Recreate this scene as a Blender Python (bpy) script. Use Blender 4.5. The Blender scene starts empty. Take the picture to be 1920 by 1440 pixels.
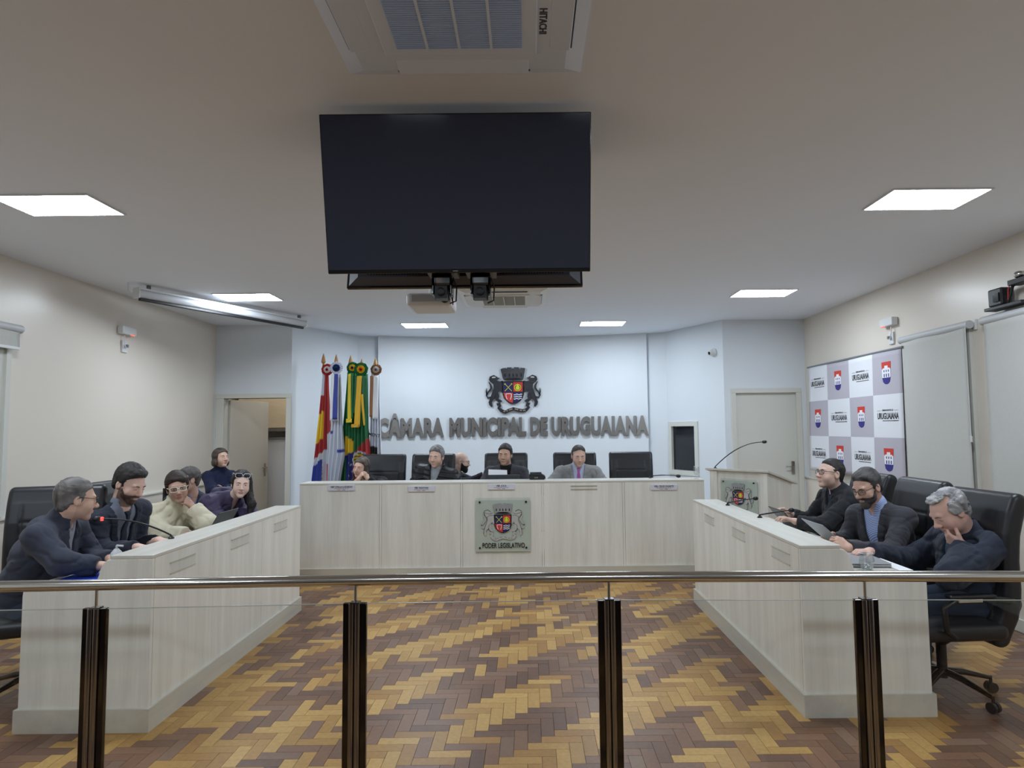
import bpy, math, random
import numpy as np
from mathutils import Matrix, Vector
random.seed(7); rng=np.random.default_rng(7)
S=bpy.context.scene; COL=S.collection
# ---------------------------------------------------------------- camera
cd=bpy.data.cameras.new('camera'); cam=bpy.data.objects.new('camera',cd); COL.objects.link(cam)
cd.sensor_width=36; cd.lens=1220/1920*36; cd.shift_x=-31/1920; cd.clip_start=.05; cd.clip_end=100
cam.matrix_world=Matrix(((0.9999482,0.0101513,-0.0006989,0),(0,-0.0686898,-0.9976381,0),(-0.0101754,0.9975864,-0.0686863,1.6),(0,0,0,1)))
S.camera=cam
# ---------------------------------------------------------------- light and exposure
w=bpy.data.worlds.new('world'); S.world=w; w.use_nodes=True
w.node_tree.nodes['Background'].inputs[0].default_value=(.5,.55,.65,1); w.node_tree.nodes['Background'].inputs[1].default_value=.05
PANEL_STRENGTH=45.0; PANEL_COLOR=(.80,.90,1.0)
S.view_settings.view_transform='Standard'; S.view_settings.look='None'; S.view_settings.exposure=0.0; S.view_settings.gamma=1
S.view_settings.use_curve_mapping=False
S.cycles.max_bounces=6; S.cycles.diffuse_bounces=4; S.cycles.glossy_bounces=3; S.cycles.transparent_max_bounces=12; S.cycles.transmission_bounces=2; S.cycles.adaptive_threshold=.05; S.cycles.adaptive_min_samples=16; S.cycles.caustics_reflective=False; S.cycles.caustics_refractive=False
# ---------------------------------------------------------------- material helpers
def srgb(r,g,b):
    f=lambda c:(c/255/12.92 if c<=10 else ((c/255+.055)/1.055)**2.4)
    return (f(r),f(g),f(b),1)
MATS={}
def mat(name,col=(.8,.8,.8,1),rough=.5,metal=0,spec=.5,bump=0,bscale=80,var=0,vscale=6,stretch=(1,1,1),emit=0,ecol=None,coat=0,sheen=0,attr=None):
    if name in MATS: return MATS[name]
    m=bpy.data.materials.new(name); m.use_nodes=True; nt=m.node_tree; n=nt.nodes; L=nt.links
    p=n['Principled BSDF']; p.inputs['Base Color'].default_value=col; p.inputs['Roughness'].default_value=rough
    p.inputs['Metallic'].default_value=metal; p.inputs['Specular IOR Level'].default_value=spec
    p.inputs['Coat Weight'].default_value=coat; p.inputs['Sheen Weight'].default_value=sheen
    if emit: p.inputs['Emission Color'].default_value=ecol or col; p.inputs['Emission Strength'].default_value=emit
    if var or bump or attr:
        tc=n.new('ShaderNodeTexCoord'); mp=n.new('ShaderNodeMapping'); mp.inputs['Scale'].default_value=stretch
        L.new(tc.outputs['Object'],mp.inputs[0])
    csrc=None
    if attr:
        a=n.new('ShaderNodeAttribute'); a.attribute_name=attr; csrc=a.outputs['Color']; L.new(csrc,p.inputs['Base Color'])
    if var:
        nz=n.new('ShaderNodeTexNoise'); nz.inputs['Scale'].default_value=vscale; nz.inputs['Detail'].default_value=5
        L.new(mp.outputs[0],nz.inputs[0])
        mr=n.new('ShaderNodeMapRange'); mr.inputs[1].default_value=.25; mr.inputs[2].default_value=.75; mr.inputs[3].default_value=1-var; mr.inputs[4].default_value=1+var
        L.new(nz.outputs[0],mr.inputs[0])
        mx=n.new('ShaderNodeMix'); mx.data_type='RGBA'; mx.blend_type='MULTIPLY'; mx.inputs[0].default_value=1
        mx.inputs[6].default_value=col
        if csrc: L.new(csrc,mx.inputs[6])
        L.new(mr.outputs[0],mx.inputs[7]); L.new(mx.outputs[2],p.inputs['Base Color'])
    if bump:
        nb=n.new('ShaderNodeTexNoise'); nb.inputs['Scale'].default_value=bscale; nb.inputs['Detail'].default_value=4
        L.new(mp.outputs[0],nb.inputs[0]); b=n.new('ShaderNodeBump'); b.inputs['Strength'].default_value=bump; b.inputs['Distance'].default_value=.01
        L.new(nb.outputs[0],b.inputs['Height']); L.new(b.outputs[0],p.inputs['Normal'])
    MATS[name]=m; return m
def glassmat(name,tint=(.985,.992,.988,1),rough=.02,base=.03,mix=1.0):
    if name in MATS: return MATS[name]
    m=bpy.data.materials.new(name); m.use_nodes=True; nt=m.node_tree; n=nt.nodes; L=nt.links; n.clear()
    o=n.new('ShaderNodeOutputMaterial'); t=n.new('ShaderNodeBsdfTransparent'); t.inputs[0].default_value=tint
    g=n.new('ShaderNodeBsdfGlossy'); g.inputs['Roughness'].default_value=rough
    lw=n.new('ShaderNodeLayerWeight'); lw.inputs[0].default_value=.5
    pw=n.new('ShaderNodeMath'); pw.operation='POWER'; pw.inputs[1].default_value=4.5; L.new(lw.outputs['Facing'],pw.inputs[0])
    ad=n.new('ShaderNodeMath'); ad.operation='MULTIPLY_ADD'; ad.inputs[1].default_value=.7*mix; ad.inputs[2].default_value=base
    mx=n.new('ShaderNodeMixShader'); L.new(pw.outputs[0],ad.inputs[0]); L.new(ad.outputs[0],mx.inputs[0]); L.new(t.outputs[0],mx.inputs[1]); L.new(g.outputs[0],mx.inputs[2]); L.new(mx.outputs[0],o.inputs[0])
    MATS[name]=m; return m
def woodmat(name,c1,c2,rough=.45,axis='z'):
    if name in MATS: return MATS[name]
    m=bpy.data.materials.new(name); m.use_nodes=True; nt=m.node_tree; n=nt.nodes; L=nt.links; p=n['Principled BSDF']
    tc=n.new('ShaderNodeTexCoord'); mp=n.new('ShaderNodeMapping')
    mp.inputs['Scale'].default_value={'z':(9,9,.55),'y':(9,.55,9),'x':(.55,9,9)}[axis]
    L.new(tc.outputs['Object'],mp.inputs[0])
    a=n.new('ShaderNodeTexNoise'); a.inputs['Scale'].default_value=1.3; a.inputs['Detail'].default_value=2; a.inputs['Distortion'].default_value=.25
    b=n.new('ShaderNodeTexNoise'); b.inputs['Scale'].default_value=9; b.inputs['Detail'].default_value=3
    L.new(mp.outputs[0],a.inputs[0]); L.new(mp.outputs[0],b.inputs[0])
    ad=n.new('ShaderNodeMath'); ad.operation='MULTIPLY_ADD'; ad.inputs[1].default_value=.45; L.new(b.outputs[0],ad.inputs[0]); L.new(a.outputs[0],ad.inputs[2])
    r=n.new('ShaderNodeValToRGB'); r.color_ramp.elements[0].position=.45; r.color_ramp.elements[0].color=c2; r.color_ramp.elements[1].position=.95; r.color_ramp.elements[1].color=c1
    L.new(ad.outputs[0],r.inputs[0]); L.new(r.outputs[0],p.inputs['Base Color']); p.inputs['Roughness'].default_value=rough
    MATS[name]=m; return m
# ---------------------------------------------------------------- mesh helpers
def wloc(o):
    v=Vector((0,0,0))
    while o is not None: v+=o.location; o=o.parent
    return v
class MB:
    def __init__(s): s.v=[]; s.f=[]; s.m=[]
    def add(s,vs,fs,mi=0):
        b=len(s.v); s.v+= [tuple(map(float,p)) for p in vs]; s.f+=[[b+i for i in q] for q in fs]; s.m+=[mi]*len(fs); return s
    def box(s,x0,x1,y0,y1,z0,z1,mi=0,R=None,c=None):
        vs=[(x,y,z) for z in(z0,z1) for y in(y0,y1) for x in(x0,x1)]
        if R is not None:
            R=Matrix(R); c=Vector(c if c else((x0+x1)/2,(y0+y1)/2,(z0+z1)/2)); vs=[tuple(c+R@(Vector(p)-c)) for p in vs]
        return s.add(vs,[(0,2,3,1),(4,5,7,6),(0,1,5,4),(2,6,7,3),(0,4,6,2),(1,3,7,5)],mi)
    def prism(s,poly,axis,a,b,mi=0):
        mp={'x':lambda u,v,t:(t,u,v),'y':lambda u,v,t:(u,t,v),'z':lambda u,v,t:(u,v,t)}[axis]
        ar=sum(poly[i][0]*poly[(i+1)%len(poly)][1]-poly[(i+1)%len(poly)][0]*poly[i][1] for i in range(len(poly)))
        if (ar<0)!=(axis=='y'): poly=poly[::-1]
        n=len(poly); vs=[mp(u,v,a) for u,v in poly]+[mp(u,v,b) for u,v in poly]
        fs=[list(range(n))[::-1],list(range(n,2*n))]+[(i,(i+1)%n,n+(i+1)%n,n+i) for i in range(n)]
        if a>b: fs=[list(q)[::-1] for q in fs]
        return s.add(vs,fs,mi)
    def tube(s,path,r,n=8,mi=0,flat=None):
        P=[Vector(p) for p in path]; rs=r if isinstance(r,(list,tuple)) else [r]*len(P); vs=[]; up=Vector((0,0,1)); prev=None
        for i,p in enumerate(P):
            t=(P[min(i+1,len(P)-1)]-P[max(i-1,0)]).normalized()
            if prev is None:
                a=t.cross(up)
                if a.length<.05: a=t.cross(Vector((1,0,0)))
            else: a=prev-t*prev.dot(t)
            a.normalize(); prev=a; b=t.cross(a)
            fl=flat or 1
            vs+=[p+a*math.cos(2*math.pi*k/n)*rs[i]+b*math.sin(2*math.pi*k/n)*rs[i]*fl for k in range(n)]
        fs=[]
        for i in range(len(P)-1):
            for k in range(n): fs.append((i*n+k,(i+1)*n+k,(i+1)*n+(k+1)%n,i*n+(k+1)%n)[::-1])
        fs.append(list(range(n))); e=(len(P)-1)*n; fs.append(list(range(e,e+n))[::-1])
        return s.add(vs,[q[::-1] for q in fs],mi)
    def lathe(s,prof,c=(0,0,0),n=24,mi=0,R=None):
        vs=[]; c=Vector(c)
        for r,z in prof:
            for k in range(n):
                p=Vector((r*math.cos(2*math.pi*k/n),r*math.sin(2*math.pi*k/n),z))
                vs.append(c+(Matrix(R)@p if R is not None else p))
        fs=[(i*n+k,i*n+(k+1)%n,(i+1)*n+(k+1)%n,(i+1)*n+k) for i in range(len(prof)-1) for k in range(n)]
        fs.append(list(range(n))[::-1]); e=(len(prof)-1)*n; fs.append(list(range(e,e+n)))
        return s.add(vs,fs,mi)
    def grid(s,fn,nu,nv,mi=0,flip=False):
        vs=[fn(i/(nu),j/(nv)) for j in range(nv+1) for i in range(nu+1)]; w=nu+1
        fs=[(j*w+i,j*w+i+1,(j+1)*w+i+1,(j+1)*w+i) for j in range(nv) for i in range(nu)]
        if flip: fs=[q[::-1] for q in fs]
        return s.add(vs,fs,mi)
    def build(s,name,mats,parent=None,smooth=False,bevel=0,world=True,solid=0):
        me=bpy.data.meshes.new(name); off=wloc(parent) if (parent is not None and world) else Vector((0,0,0))
        me.from_pydata([(a-off.x,b-off.y,c-off.z) for a,b,c in s.v],[],s.f)
        mats=mats if isinstance(mats,(list,tuple)) else [mats]
        for m in mats: me.materials.append(m)
        if len(mats)>1: me.polygons.foreach_set('material_index',s.m)
        if smooth: me.polygons.foreach_set('use_smooth',[True]*len(s.f))
        me.update(); o=bpy.data.objects.new(name,me); COL.objects.link(o)
        if parent is not None: o.parent=parent
        if solid: md=o.modifiers.new('solid','SOLIDIFY'); md.thickness=solid; md.offset=0
        if bevel:
            md=o.modifiers.new('bevel','BEVEL'); md.width=bevel; md.segments=2; md.limit_method='ANGLE'; md.angle_limit=math.radians(40)
        return o
def tag(o,label=None,cat=None,group=None,kind=None):
    if label: o['label']=label
    if cat: o['category']=cat
    if group: o['group']=group
    if kind: o['kind']=kind
    return o
def thing(name,label,cat,loc=(0,0,0),rz=0,group=None):
    o=bpy.data.objects.new(name,None); COL.objects.link(o); o.location=loc; o.rotation_euler=(0,0,rz); o.empty_display_size=.05
    return tag(o,label,cat,group)
def struct(o): o['kind']='structure'; return o
def copytree(o,parent=None):
    c=o.copy(); COL.objects.link(c); c.parent=parent
    for ch in o.children: copytree(ch,c)
    return c
def rotz(a): return Matrix.Rotation(a,3,'Z')
def smoothby(o,deg=35):
    me=o.data; me.polygons.foreach_set('use_smooth',[True]*len(me.polygons))
    md=o.modifiers.new('ws','WEIGHTED_NORMAL') if False else None
    me.set_sharp_from_angle(angle=math.radians(deg)); return o
def textmesh(s,size=1,extrude=0,offset=0,xs=1,align='CENTER',space=1.0,shear=0):
    c=bpy.data.curves.new('t','FONT'); c.body=s; c.size=size; c.extrude=extrude; c.offset=offset; c.align_x=align; c.space_character=space; c.shear=shear; c.resolution_u=3
    o=bpy.data.objects.new('t',c); COL.objects.link(o); dg=bpy.context.evaluated_depsgraph_get(); dg.update()
    me=bpy.data.meshes.new_from_object(o.evaluated_get(dg)); bpy.data.objects.remove(o); bpy.data.curves.remove(c)
    v=np.empty(len(me.vertices)*3); me.vertices.foreach_get('co',v); v=v.reshape(-1,3)
    if len(v): v[:,0]*=xs; me.vertices.foreach_set('co',v.ravel())
    return me,v
def meshobj(name,me,m,parent=None,M=None):
    """place a mesh with 4x4 matrix M given in world space (parent unrotated)"""
    me.materials.clear(); me.materials.append(m)
    if M is not None:
        off=wloc(parent) if parent is not None else Vector((0,0,0)); me.transform(Matrix.Translation(-off)@M)
    o=bpy.data.objects.new(name,me); COL.objects.link(o); o.parent=parent; return o
def frame(o,x,y,z):  # matrix with columns x,y,z at origin o
    x,y,z=Vector(x),Vector(y),Vector(z)
    return Matrix(((x[0],y[0],z[0],o[0]),(x[1],y[1],z[1],o[1]),(x[2],y[2],z[2],o[2]),(0,0,0,1)))
# ---------------------------------------------------------------- materials
m_white=mat('plaster_white',srgb(222,228,234),.7)
m_cream=mat('plaster_cream',srgb(226,218,207),.3)
m_ceil=mat('ceiling_paint',srgb(236,241,250),.75)
m_trim=mat('door_paint',srgb(214,214,206),.4)
m_doorpaint=mat('door_leaf_paint',srgb(206,201,190),.45)
m_wood=woodmat('pale_laminate',srgb(234,233,226),srgb(216,214,206),.42,'z')
m_ledge=woodmat('pale_laminate_top',srgb(216,214,206),srgb(200,197,187),.35,'y')
m_ledgex=woodmat('pale_laminate_top_x',srgb(216,214,206),srgb(200,197,187),.35,'x')
m_chrome=mat('stainless_steel',srgb(190,188,184),.16,1)
m_darkchrome=mat('polished_dark_steel',srgb(62,58,56),.12,1)
m_black=mat('black_plastic',srgb(22,22,25),.4)
m_gblack=mat('gloss_black',srgb(14,15,18),.12)
m_leather=mat('black_leather',srgb(28,29,34),.4)
m_grey=mat('grey_plastic',srgb(120,124,128),.4)
m_wplastic=mat('white_plastic',srgb(222,224,226),.4)
m_glass=glassmat('clear_glass')
m_paper=mat('paper',srgb(236,238,242),.8)
# ================================================================ ROOM SHELL
XL,XR,YB,YD,H=-4.34,3.83,-6.0,9.0,3.08
def arc_pts(n=24):  # front of the curved central wall
    a=(-2.34,10.12); b=(1.86,10.12); sag=.36; out=[]
    for i in range(n+1):
        t=i/n; out.append((a[0]+(b[0]-a[0])*t, 10.12+sag*(1-(2*t-1)**2)))
    return out
def arc_y(x): t=(x+2.34)/4.2; return 10.12+.36*(1-(2*t-1)**2)
def arc_n(x):  # tangent along +x
    t=(x+2.34)/4.2; dy=.36*(-2*(2*t-1)*2)/4.2; return Vector((1,dy,0)).normalized()
floor=struct(MB().box(XL-.1,XR+.1,YB-.1,11.2,-.12,-.012).build('floor',mat('floor_slab',srgb(52,36,26),.6)))
struct(MB().box(XL-.1,XR+.1,YB-.1,11.2,H,H+.12).build('ceiling',m_ceil))
wl=struct(MB().box(XL-.12,XL,YB,5.46-.0,0,H).box(XL-.12,XL,5.46,9.3,0,H).build('wall_left',m_cream))
# lower projecting dado of the left wall and its ledge
MB().box(XL,XL+.05,YB,9.0,.0,.9).build('dado',m_cream,wl,bevel=.006)
MB().box(XL,XL+.065,YB,9.0,.9,.915).build('dado_cap',m_trim,wl)
wr=struct(MB().box(XR,XR+.12,YB,9.3,0,H).build('wall_right',m_cream))
MB().box(XR-.05,XR,YB,8.95,.0,.9).build('dado',m_cream,wr,bevel=.006)
MB().box(XR-.065,XR,YB,8.95,.9,.915).build('dado_cap',m_trim,wr)
struct(MB().box(XL-.1,XR+.1,YB-.12,YB,0,H).build('wall_rear',m_cream))
struct(MB().box(XL+.05,XL+.068,YB,9.0,0,.1).build('baseboard_left',m_trim,bevel=.004))
struct(MB().box(XR-.068,XR-.05,YB,8.95,0,.1).build('baseboard_right',m_trim,bevel=.004))
# front wall, left doorway wing, angled wing, niche, curved centre, mirror side
b=MB(); b.box(XL,-4.23,YD,YD+.14,0,H).box(-3.345,-3.28,YD,YD+.14,0,H).box(-4.23,-3.345,YD,YD+.14,2.06,H); struct(b.build('wall_front_left',m_white))
b=MB(); b.prism([(-3.28,9.0),(-2.66,10.12),(-2.66,10.3),(-3.28,9.25)],'z',0,H); struct(b.build('wall_wing_left',m_white))
b=MB(); b.prism([(-2.66,10.12),(-2.32,10.24),(-2.32,10.45),(-2.66,10.45)],'z',0,H); struct(b.build('wall_niche_left',m_white))
p=arc_pts(); b=MB(); b.prism(p+[(1.86,10.75),(-2.34,10.75)],'z',0,H); struct(b.build('wall_centre',m_white))
b=MB(); b.prism([(1.84,10.2),(2.15,10.06),(2.15,10.4),(1.84,10.45)],'z',0,H); struct(b.build('wall_niche_right',m_white))
# right wing with a small booth window: wing runs (2.15,10.06)->(2.70,8.95)
A=Vector((2.15,10.06,0)); B=Vector((2.70,8.95,0)); wd=(B-A).normalized(); wn=Vector((-wd.y,wd.x,0)); wn=-wn if wn.dot(Vector((-2,-9,0)))<0 else wn
LW=(B-A).length
def wing(s,off,z): q=A+wd*s+wn*off; return (q.x,q.y,z)
def wbox(b,s0,s1,o0,o1,z0,z1,mi=0):
    vs=[wing(s,o,z) for z in(z0,z1) for o in(o0,o1) for s in(s0,s1)]
    return b.add(vs,[(0,2,3,1),(4,5,7,6),(0,1,5,4),(2,6,7,3),(0,4,6,2),(1,3,7,5)],mi)
W0,W1,WZ0,WZ1=.05,.67,.91,1.665
b=MB(); wbox(b,0,W0,-.12,0,0,H); wbox(b,W1,LW,-.12,0,0,H); wbox(b,W0,W1,-.12,0,0,WZ0); wbox(b,W0,W1,-.12,0,WZ1,H); struct(b.build('wall_wing_right',m_white))
win=thing('window_2',None,None,wing((W0+W1)/2,0,0)); struct(win)
b=MB(); fw=.05
wbox(b,W0-.02,W1+.02,-.06,.02,WZ0-.02,WZ0+fw); wbox(b,W0-.02,W1+.02,-.06,.02,WZ1-fw,WZ1+.02); wbox(b,W0-.02,W0+fw,-.06,.02,WZ0+fw,WZ1-fw); wbox(b,W1-fw,W1+.02,-.06,.02,WZ0+fw,WZ1-fw)
b.build('window_frame',m_trim,win)
b=MB(); wbox(b,W0+fw,W1-fw,-.03,-.02,WZ0+fw,WZ1-fw); b.build('pane',mat('dark_window_glass',srgb(30,33,38),.08),win)
# right doorway wing: closed door
b=MB(); b.box(2.70,2.80,8.95,9.09,0,H).box(3.745,XR,8.95,9.09,0,H).box(2.80,3.745,8.95,9.09,2.12,H); struct(b.build('wall_front_right',m_white))
d=thing('door_2',None,None,(3.27,8.95,0)); struct(d)
b=MB(); b.box(2.785,2.855,8.93,9.06,0,2.06).box(3.685,3.755,8.93,9.06,0,2.06).box(2.785,3.755,8.93,9.06,2.06,2.125); b.build('door_frame',m_trim,d,bevel=.006)
MB().box(2.855,3.685,8.985,9.02,.01,2.06).build('leaf',m_trim,d)
MB().box(3.60,3.64,8.965,8.985,.95,1.12).tube([(3.62,8.93,1.05),(3.62,8.985,1.05)],.009).tube([(3.62,8.93,1.05),(3.51,8.93,1.05)],.008).build('handle',m_chrome,d)
# left doorway: frame, open leaf, the room behind it
d=thing('door_1',None,None,(-3.79,9.0,0)); struct(d)
b=MB(); b.box(-4.32,-4.21,8.985,9.15,0,2.06).box(-3.35,-3.275,8.985,9.15,0,2.06).box(-4.32,-3.275,8.985,9.15,2.06,2.125); b.build('door_frame',m_trim,d,bevel=.006)
hx,hy=-4.2,9.15; an=math.radians(75); Rz=rotz(an)
lf=MB().box(hx,hx+.83,hy-.018,hy+.018,.01,2.045,R=Rz,c=(hx,hy,1)).build('leaf',m_doorpaint,d,bevel=.003)
def dl(u,v,z): q=Vector((hx,hy,0))+Rz@Vector((u,v,0)); return (q.x,q.y,z)
hb=MB(); hb.add([dl(u,v,z) for z in(.93,1.12) for v in(-.026,-.018) for u in(.74,.775)],[(0,2,3,1),(4,5,7,6),(0,1,5,4),(2,6,7,3),(0,4,6,2),(1,3,7,5)])
hb.tube([dl(.757,-.02,1.06),dl(.757,-.065,1.06)],.009).tube([dl(.757,-.065,1.06),dl(.65,-.065,1.06)],.009); hb.build('handle',m_chrome,lf)
m_warm=mat('back_room_paint',srgb(238,230,218),.7)
b=MB(); b.box(XL-.6,-2.75,11.0,11.1,0,2.9).box(XL-.6,XL-.5,9.14,11.0,0,2.9).box(-2.75,-2.7,10.45,11.0,0,2.9); struct(b.build('wall_corridor',m_warm))
cb=thing('wall_cabinet','pale wooden wall cabinet seen through the open doorway','cabinet',(-4.1,10.7,1.5))
MB().box(-4.7,-3.5,10.55,11.0,1.66,2.6).build('body',mat('pale_wood_cabinet',srgb(222,204,172),.5,var=.06,vscale=5,stretch=(1,1,6)),cb)
MB().box(-4.7,-3.5,10.53,11.0,1.6,1.655).build('trim_strip',mat('cabinet_strip',srgb(120,116,110),.4),cb)
st=thing('fridge','white refrigerator under the cabinet inside the open doorway','refrigerator',(-4.1,10.7,0))
MB().box(-4.6,-3.6,10.5,10.98,.0,1.5).build('body',m_wplastic,st,bevel=.02)
MB().box(-4.6,-3.6,10.485,10.5,1.5-.03,1.5).build('top_edge',m_grey,st)
cl=thing('corridor_lamp','round warm ceiling lamp of the room behind the doorway','lamp',(-3.6,10.0,2.88))
MB().lathe([(.14,0),(.15,-.04),(.05,-.07),(.0,-.07)],(-3.6,10.0,H),20).build('diffuser',mat('warm_lamp',srgb(255,214,160),.5,emit=34,ecol=(1,.95,.88,1)),cl)
# ---------------------------------------------------------------- parquet
Wb,Lb=.07,.21
blk=MB().box(.001,Lb-.001,.001,Wb-.001,-.012,0)
bmH=bpy.data.meshes.new('parquet_block'); bmH.from_pydata(blk.v,[],blk.f)
blkv=MB().box(.001,Wb-.001,.001,Lb-.001,-.012,0)
bmV=bpy.data.meshes.new('parquet_block_upright'); bmV.from_pydata(blkv.v,[],blkv.f)
def parquetmat(name,src):
    m=bpy.data.materials.new(name); m.use_nodes=True; nt=m.node_tree; n=nt.nodes; L=nt.links; p=n['Principled BSDF']
    if src=='object': a=n.new('ShaderNodeObjectInfo')
    else: a=n.new('ShaderNodeAttribute'); a.attribute_name='tone'
    g=n.new('ShaderNodeNewGeometry'); mp=n.new('ShaderNodeMapping'); mp.inputs['Scale'].default_value=(14,14,14); L.new(g.outputs['Position'],mp.inputs[0])
    nz=n.new('ShaderNodeTexNoise'); nz.inputs['Scale'].default_value=3; nz.inputs['Detail'].default_value=3; nz.inputs['Roughness'].default_value=.7; L.new(mp.outputs[0],nz.inputs[0])
    mr=n.new('ShaderNodeMapRange'); mr.inputs[1].default_value=.3; mr.inputs[2].default_value=.7; mr.inputs[3].default_value=.86; mr.inputs[4].default_value=1.12; L.new(nz.outputs[0],mr.inputs[0])
    mx=n.new('ShaderNodeMix'); mx.data_type='RGBA'; mx.blend_type='MULTIPLY'; mx.inputs[0].default_value=1; L.new(a.outputs['Color'],mx.inputs[6]); L.new(mr.outputs[0],mx.inputs[7]); L.new(mx.outputs[2],p.inputs['Base Color'])
    p.inputs['Roughness'].default_value=.36
    p.inputs['Specular IOR Level'].default_value=.32
    return m
m_pq=parquetmat('parquet_block_wood','object'); m_pq2=parquetmat('parquet_field_wood','attr')
bmH.materials.append(m_pq); bmV.materials.append(m_pq)
LIGHT=[srgb(184,144,82),srgb(172,132,74),srgb(192,153,90),srgb(162,120,66)]
DARK=[srgb(122,88,68),srgb(112,82,66),srgb(130,96,76),srgb(105,77,63),srgb(127,99,83)]
X0,Y0=XL+.05,1.2; NX,NY=int((XR-XL-.1)/Wb)+1,int((10.3-Y0)/Wb)
runs={}
def tone(s,t,r):
    if s not in runs:
        rr=random.Random(s*131+5); pos=-60; par=s%2; lst=[]
        while pos<260:
            ln=rr.choice((9,12,14,17,20,24)) if par==s%2 else rr.choice((2,3,4,6))
            lst.append((pos,par)); pos+=ln; par^=1
        runs[s]=lst
    par=0
    for p_,q in runs[s]:
        if p_<=t: par=q
        else: break
    if r.random()<.04: par^=1
    return r.choice(LIGHT) if par else r.choice(DARK)
def infree(x,y):  # in view in front of the camera, not under furniture
    if y<2.92 or y>7.1: return False
    lo=-2.06 if y>3.6 else -.8*y; hi=1.51 if y>3.7 else .74*y
    return lo-.05<x<hi+.02
blocks=[]
rr=random.Random(3)
for j in range(-3,NY):
    for i in range(-3,NX):
        q=(i-j)%6
        if q==0: kind='H'
        elif q==5: kind='V'
        else: continue
        w,h=(Lb,Wb) if kind=='H' else (Wb,Lb)
        x,y=X0+i*Wb,Y0+j*Wb
        if x<X0-.22 or x+w>XR+.2 or y<Y0-.25: continue
        s=(i-j)//6; c=tone(s if kind=='H' else s+0,i,rr); k=.93+.14*rr.random()
        blocks.append((kind,x,y,w,h,(c[0]*k,c[1]*k,c[2]*k,1)))
blocks.sort(key=lambda b:(not infree(b[1]+b[3]/2,b[2]+b[4]/2),b[2]))
for kind,x,y,w,h,c in blocks[:300]:
    o=bpy.data.objects.new('parquet_block',bmH if kind=='H' else bmV); COL.objects.link(o); o.parent=floor; o.location=(x,y,0); o.color=c
b=MB(); cols=[]
for kind,x,y,w,h,c in blocks[300:]:
    g=.001; b.box(max(x,XL)+g,min(x+w,XR)-g,y+g,y+h-g,-.012,0); cols.append(c)
o=b.build('parquet_field',m_pq2,floor); o['kind']='stuff'
at=o.data.color_attributes.new('tone','FLOAT_COLOR','CORNER')
at.data.foreach_set('color',np.repeat(np.array(cols,dtype=np.float32),24,axis=0).ravel())
# ---------------------------------------------------------------- ceiling light panels
m_led=mat('led_diffuser',(1,1,1,1),.5,emit=PANEL_STRENGTH,ecol=PANEL_COLOR+(1,))
m_led.cycles.emission_sampling='FRONT'
def led(x,y,label):
    t=thing('ceiling_light_panel',label,'ceiling light',(x,y,H),0,'LED panels in the ceiling'); hw,hd=.305,.185
    db=MB().box(x-hw,x+hw,y-hd,y+hd,H-.006,H-.003); db.m=[1,0,0,0,0,0]; db.build('diffuser',[m_wplastic,m_led],t)
    b=MB(); f=.012
    b.box(x-hw-f,x+hw+f,y-hd-f,y-hd,H-.009,H).box(x-hw-f,x+hw+f,y+hd,y+hd+f,H-.009,H).box(x-hw-f,x-hw,y-hd,y+hd,H-.009,H).box(x+hw,x+hw+f,y-hd,y+hd,H-.009,H); b.build('rim',m_wplastic,t)
for x,y,l in ((-3.03,4.13,'lit ceiling panel at the far left, largest on that side, nearest the camera'),(2.62,4.18,'lit ceiling panel at the far right, nearest the camera on that side'),
  (-3.07,7.08,'lit ceiling panel beside the long projection screen housing'),(2.62,7.14,'lit ceiling panel at right, above the closed door and podium'),
  (-1.45,9.14,'small lit ceiling panel in front of the lettering, left of the pair'),(1.06,9.13,'small lit ceiling panel in front of the lettering, right of the pair'),
  (-3.03,1.1,'lit ceiling panel behind the camera, left of the railing'),(2.62,1.1,'lit ceiling panel behind the camera, right of the railing'),
  (-.24,5.25,'added lit ceiling panel in mid room, unseen behind the hanging televisions'),(-3.0,-1.1,'added unseen lit ceiling panel over the audience, second row, outer left'),(-1.1,-1.1,'added unseen lit ceiling panel over the audience, second row, inner left'),(.7,-1.1,'added unseen lit ceiling panel over the audience, second row, inner right'),(2.6,-1.1,'added unseen lit ceiling panel over the audience, second row, outer right')): led(x,y,l)  # mid-room and audience panels are unseen, added to brighten bench and desk fronts
# ---------------------------------------------------------------- railing
PX=[(-2.94,2.79),(-1.84,2.825),(-.752,2.86),(.34,2.875),(1.428,2.84),(2.52,2.79)]
rail=thing('glass_railing','stainless steel railing with glass panes crossing the foreground','railing',(0,2.85,0))
def ry(x): return float(np.interp(x,[-4.3,-2.94,-1.84,-.752,.34,1.428,2.52,3.8],[2.75,2.785,2.815,2.855,2.868,2.83,2.775,2.72]))
xs=np.linspace(-4.25,3.74,60); ys=np.array([ry(x) for x in xs])
for _ in range(6): ys[1:-1]=(ys[:-2]+2*ys[1:-1]+ys[2:])/4
MB().tube([(x,y,.957) for x,y in zip(xs,ys)],.0235,16).build('handrail',m_chrome,rail,smooth=True)
for x,_ in PX:
    y=ry(x)
    po=MB(); po.lathe([(.034,0),(.034,.006),(.0135,.008)],(x,y,0),16)
    po.tube([(x-.0125,y-.014,.0),(x-.0125,y-.014,.862)],.0135,14).tube([(x+.0125,y-.014,0),(x+.0125,y-.014,.862)],.0135,14).box(x-.02,x+.02,y-.016,y+.02,0,.866)
    o=po.build('post',mat('post_steel',srgb(128,124,122),.14,1),rail); smoothby(o,40)
    MB().box(x-.05,x-.022,y-.012,y+.012,.0,.862).build('clamp_bar',m_darkchrome,o,bevel=.003)
    MB().box(x+.022,x+.05,y-.012,y+.012,.0,.862).build('clamp_bar',m_darkchrome,o,bevel=.003)
    MB().tube([(x,y,.86),(x,y,.94)],.0062,10).build('rail_support',m_chrome,o)
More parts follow.
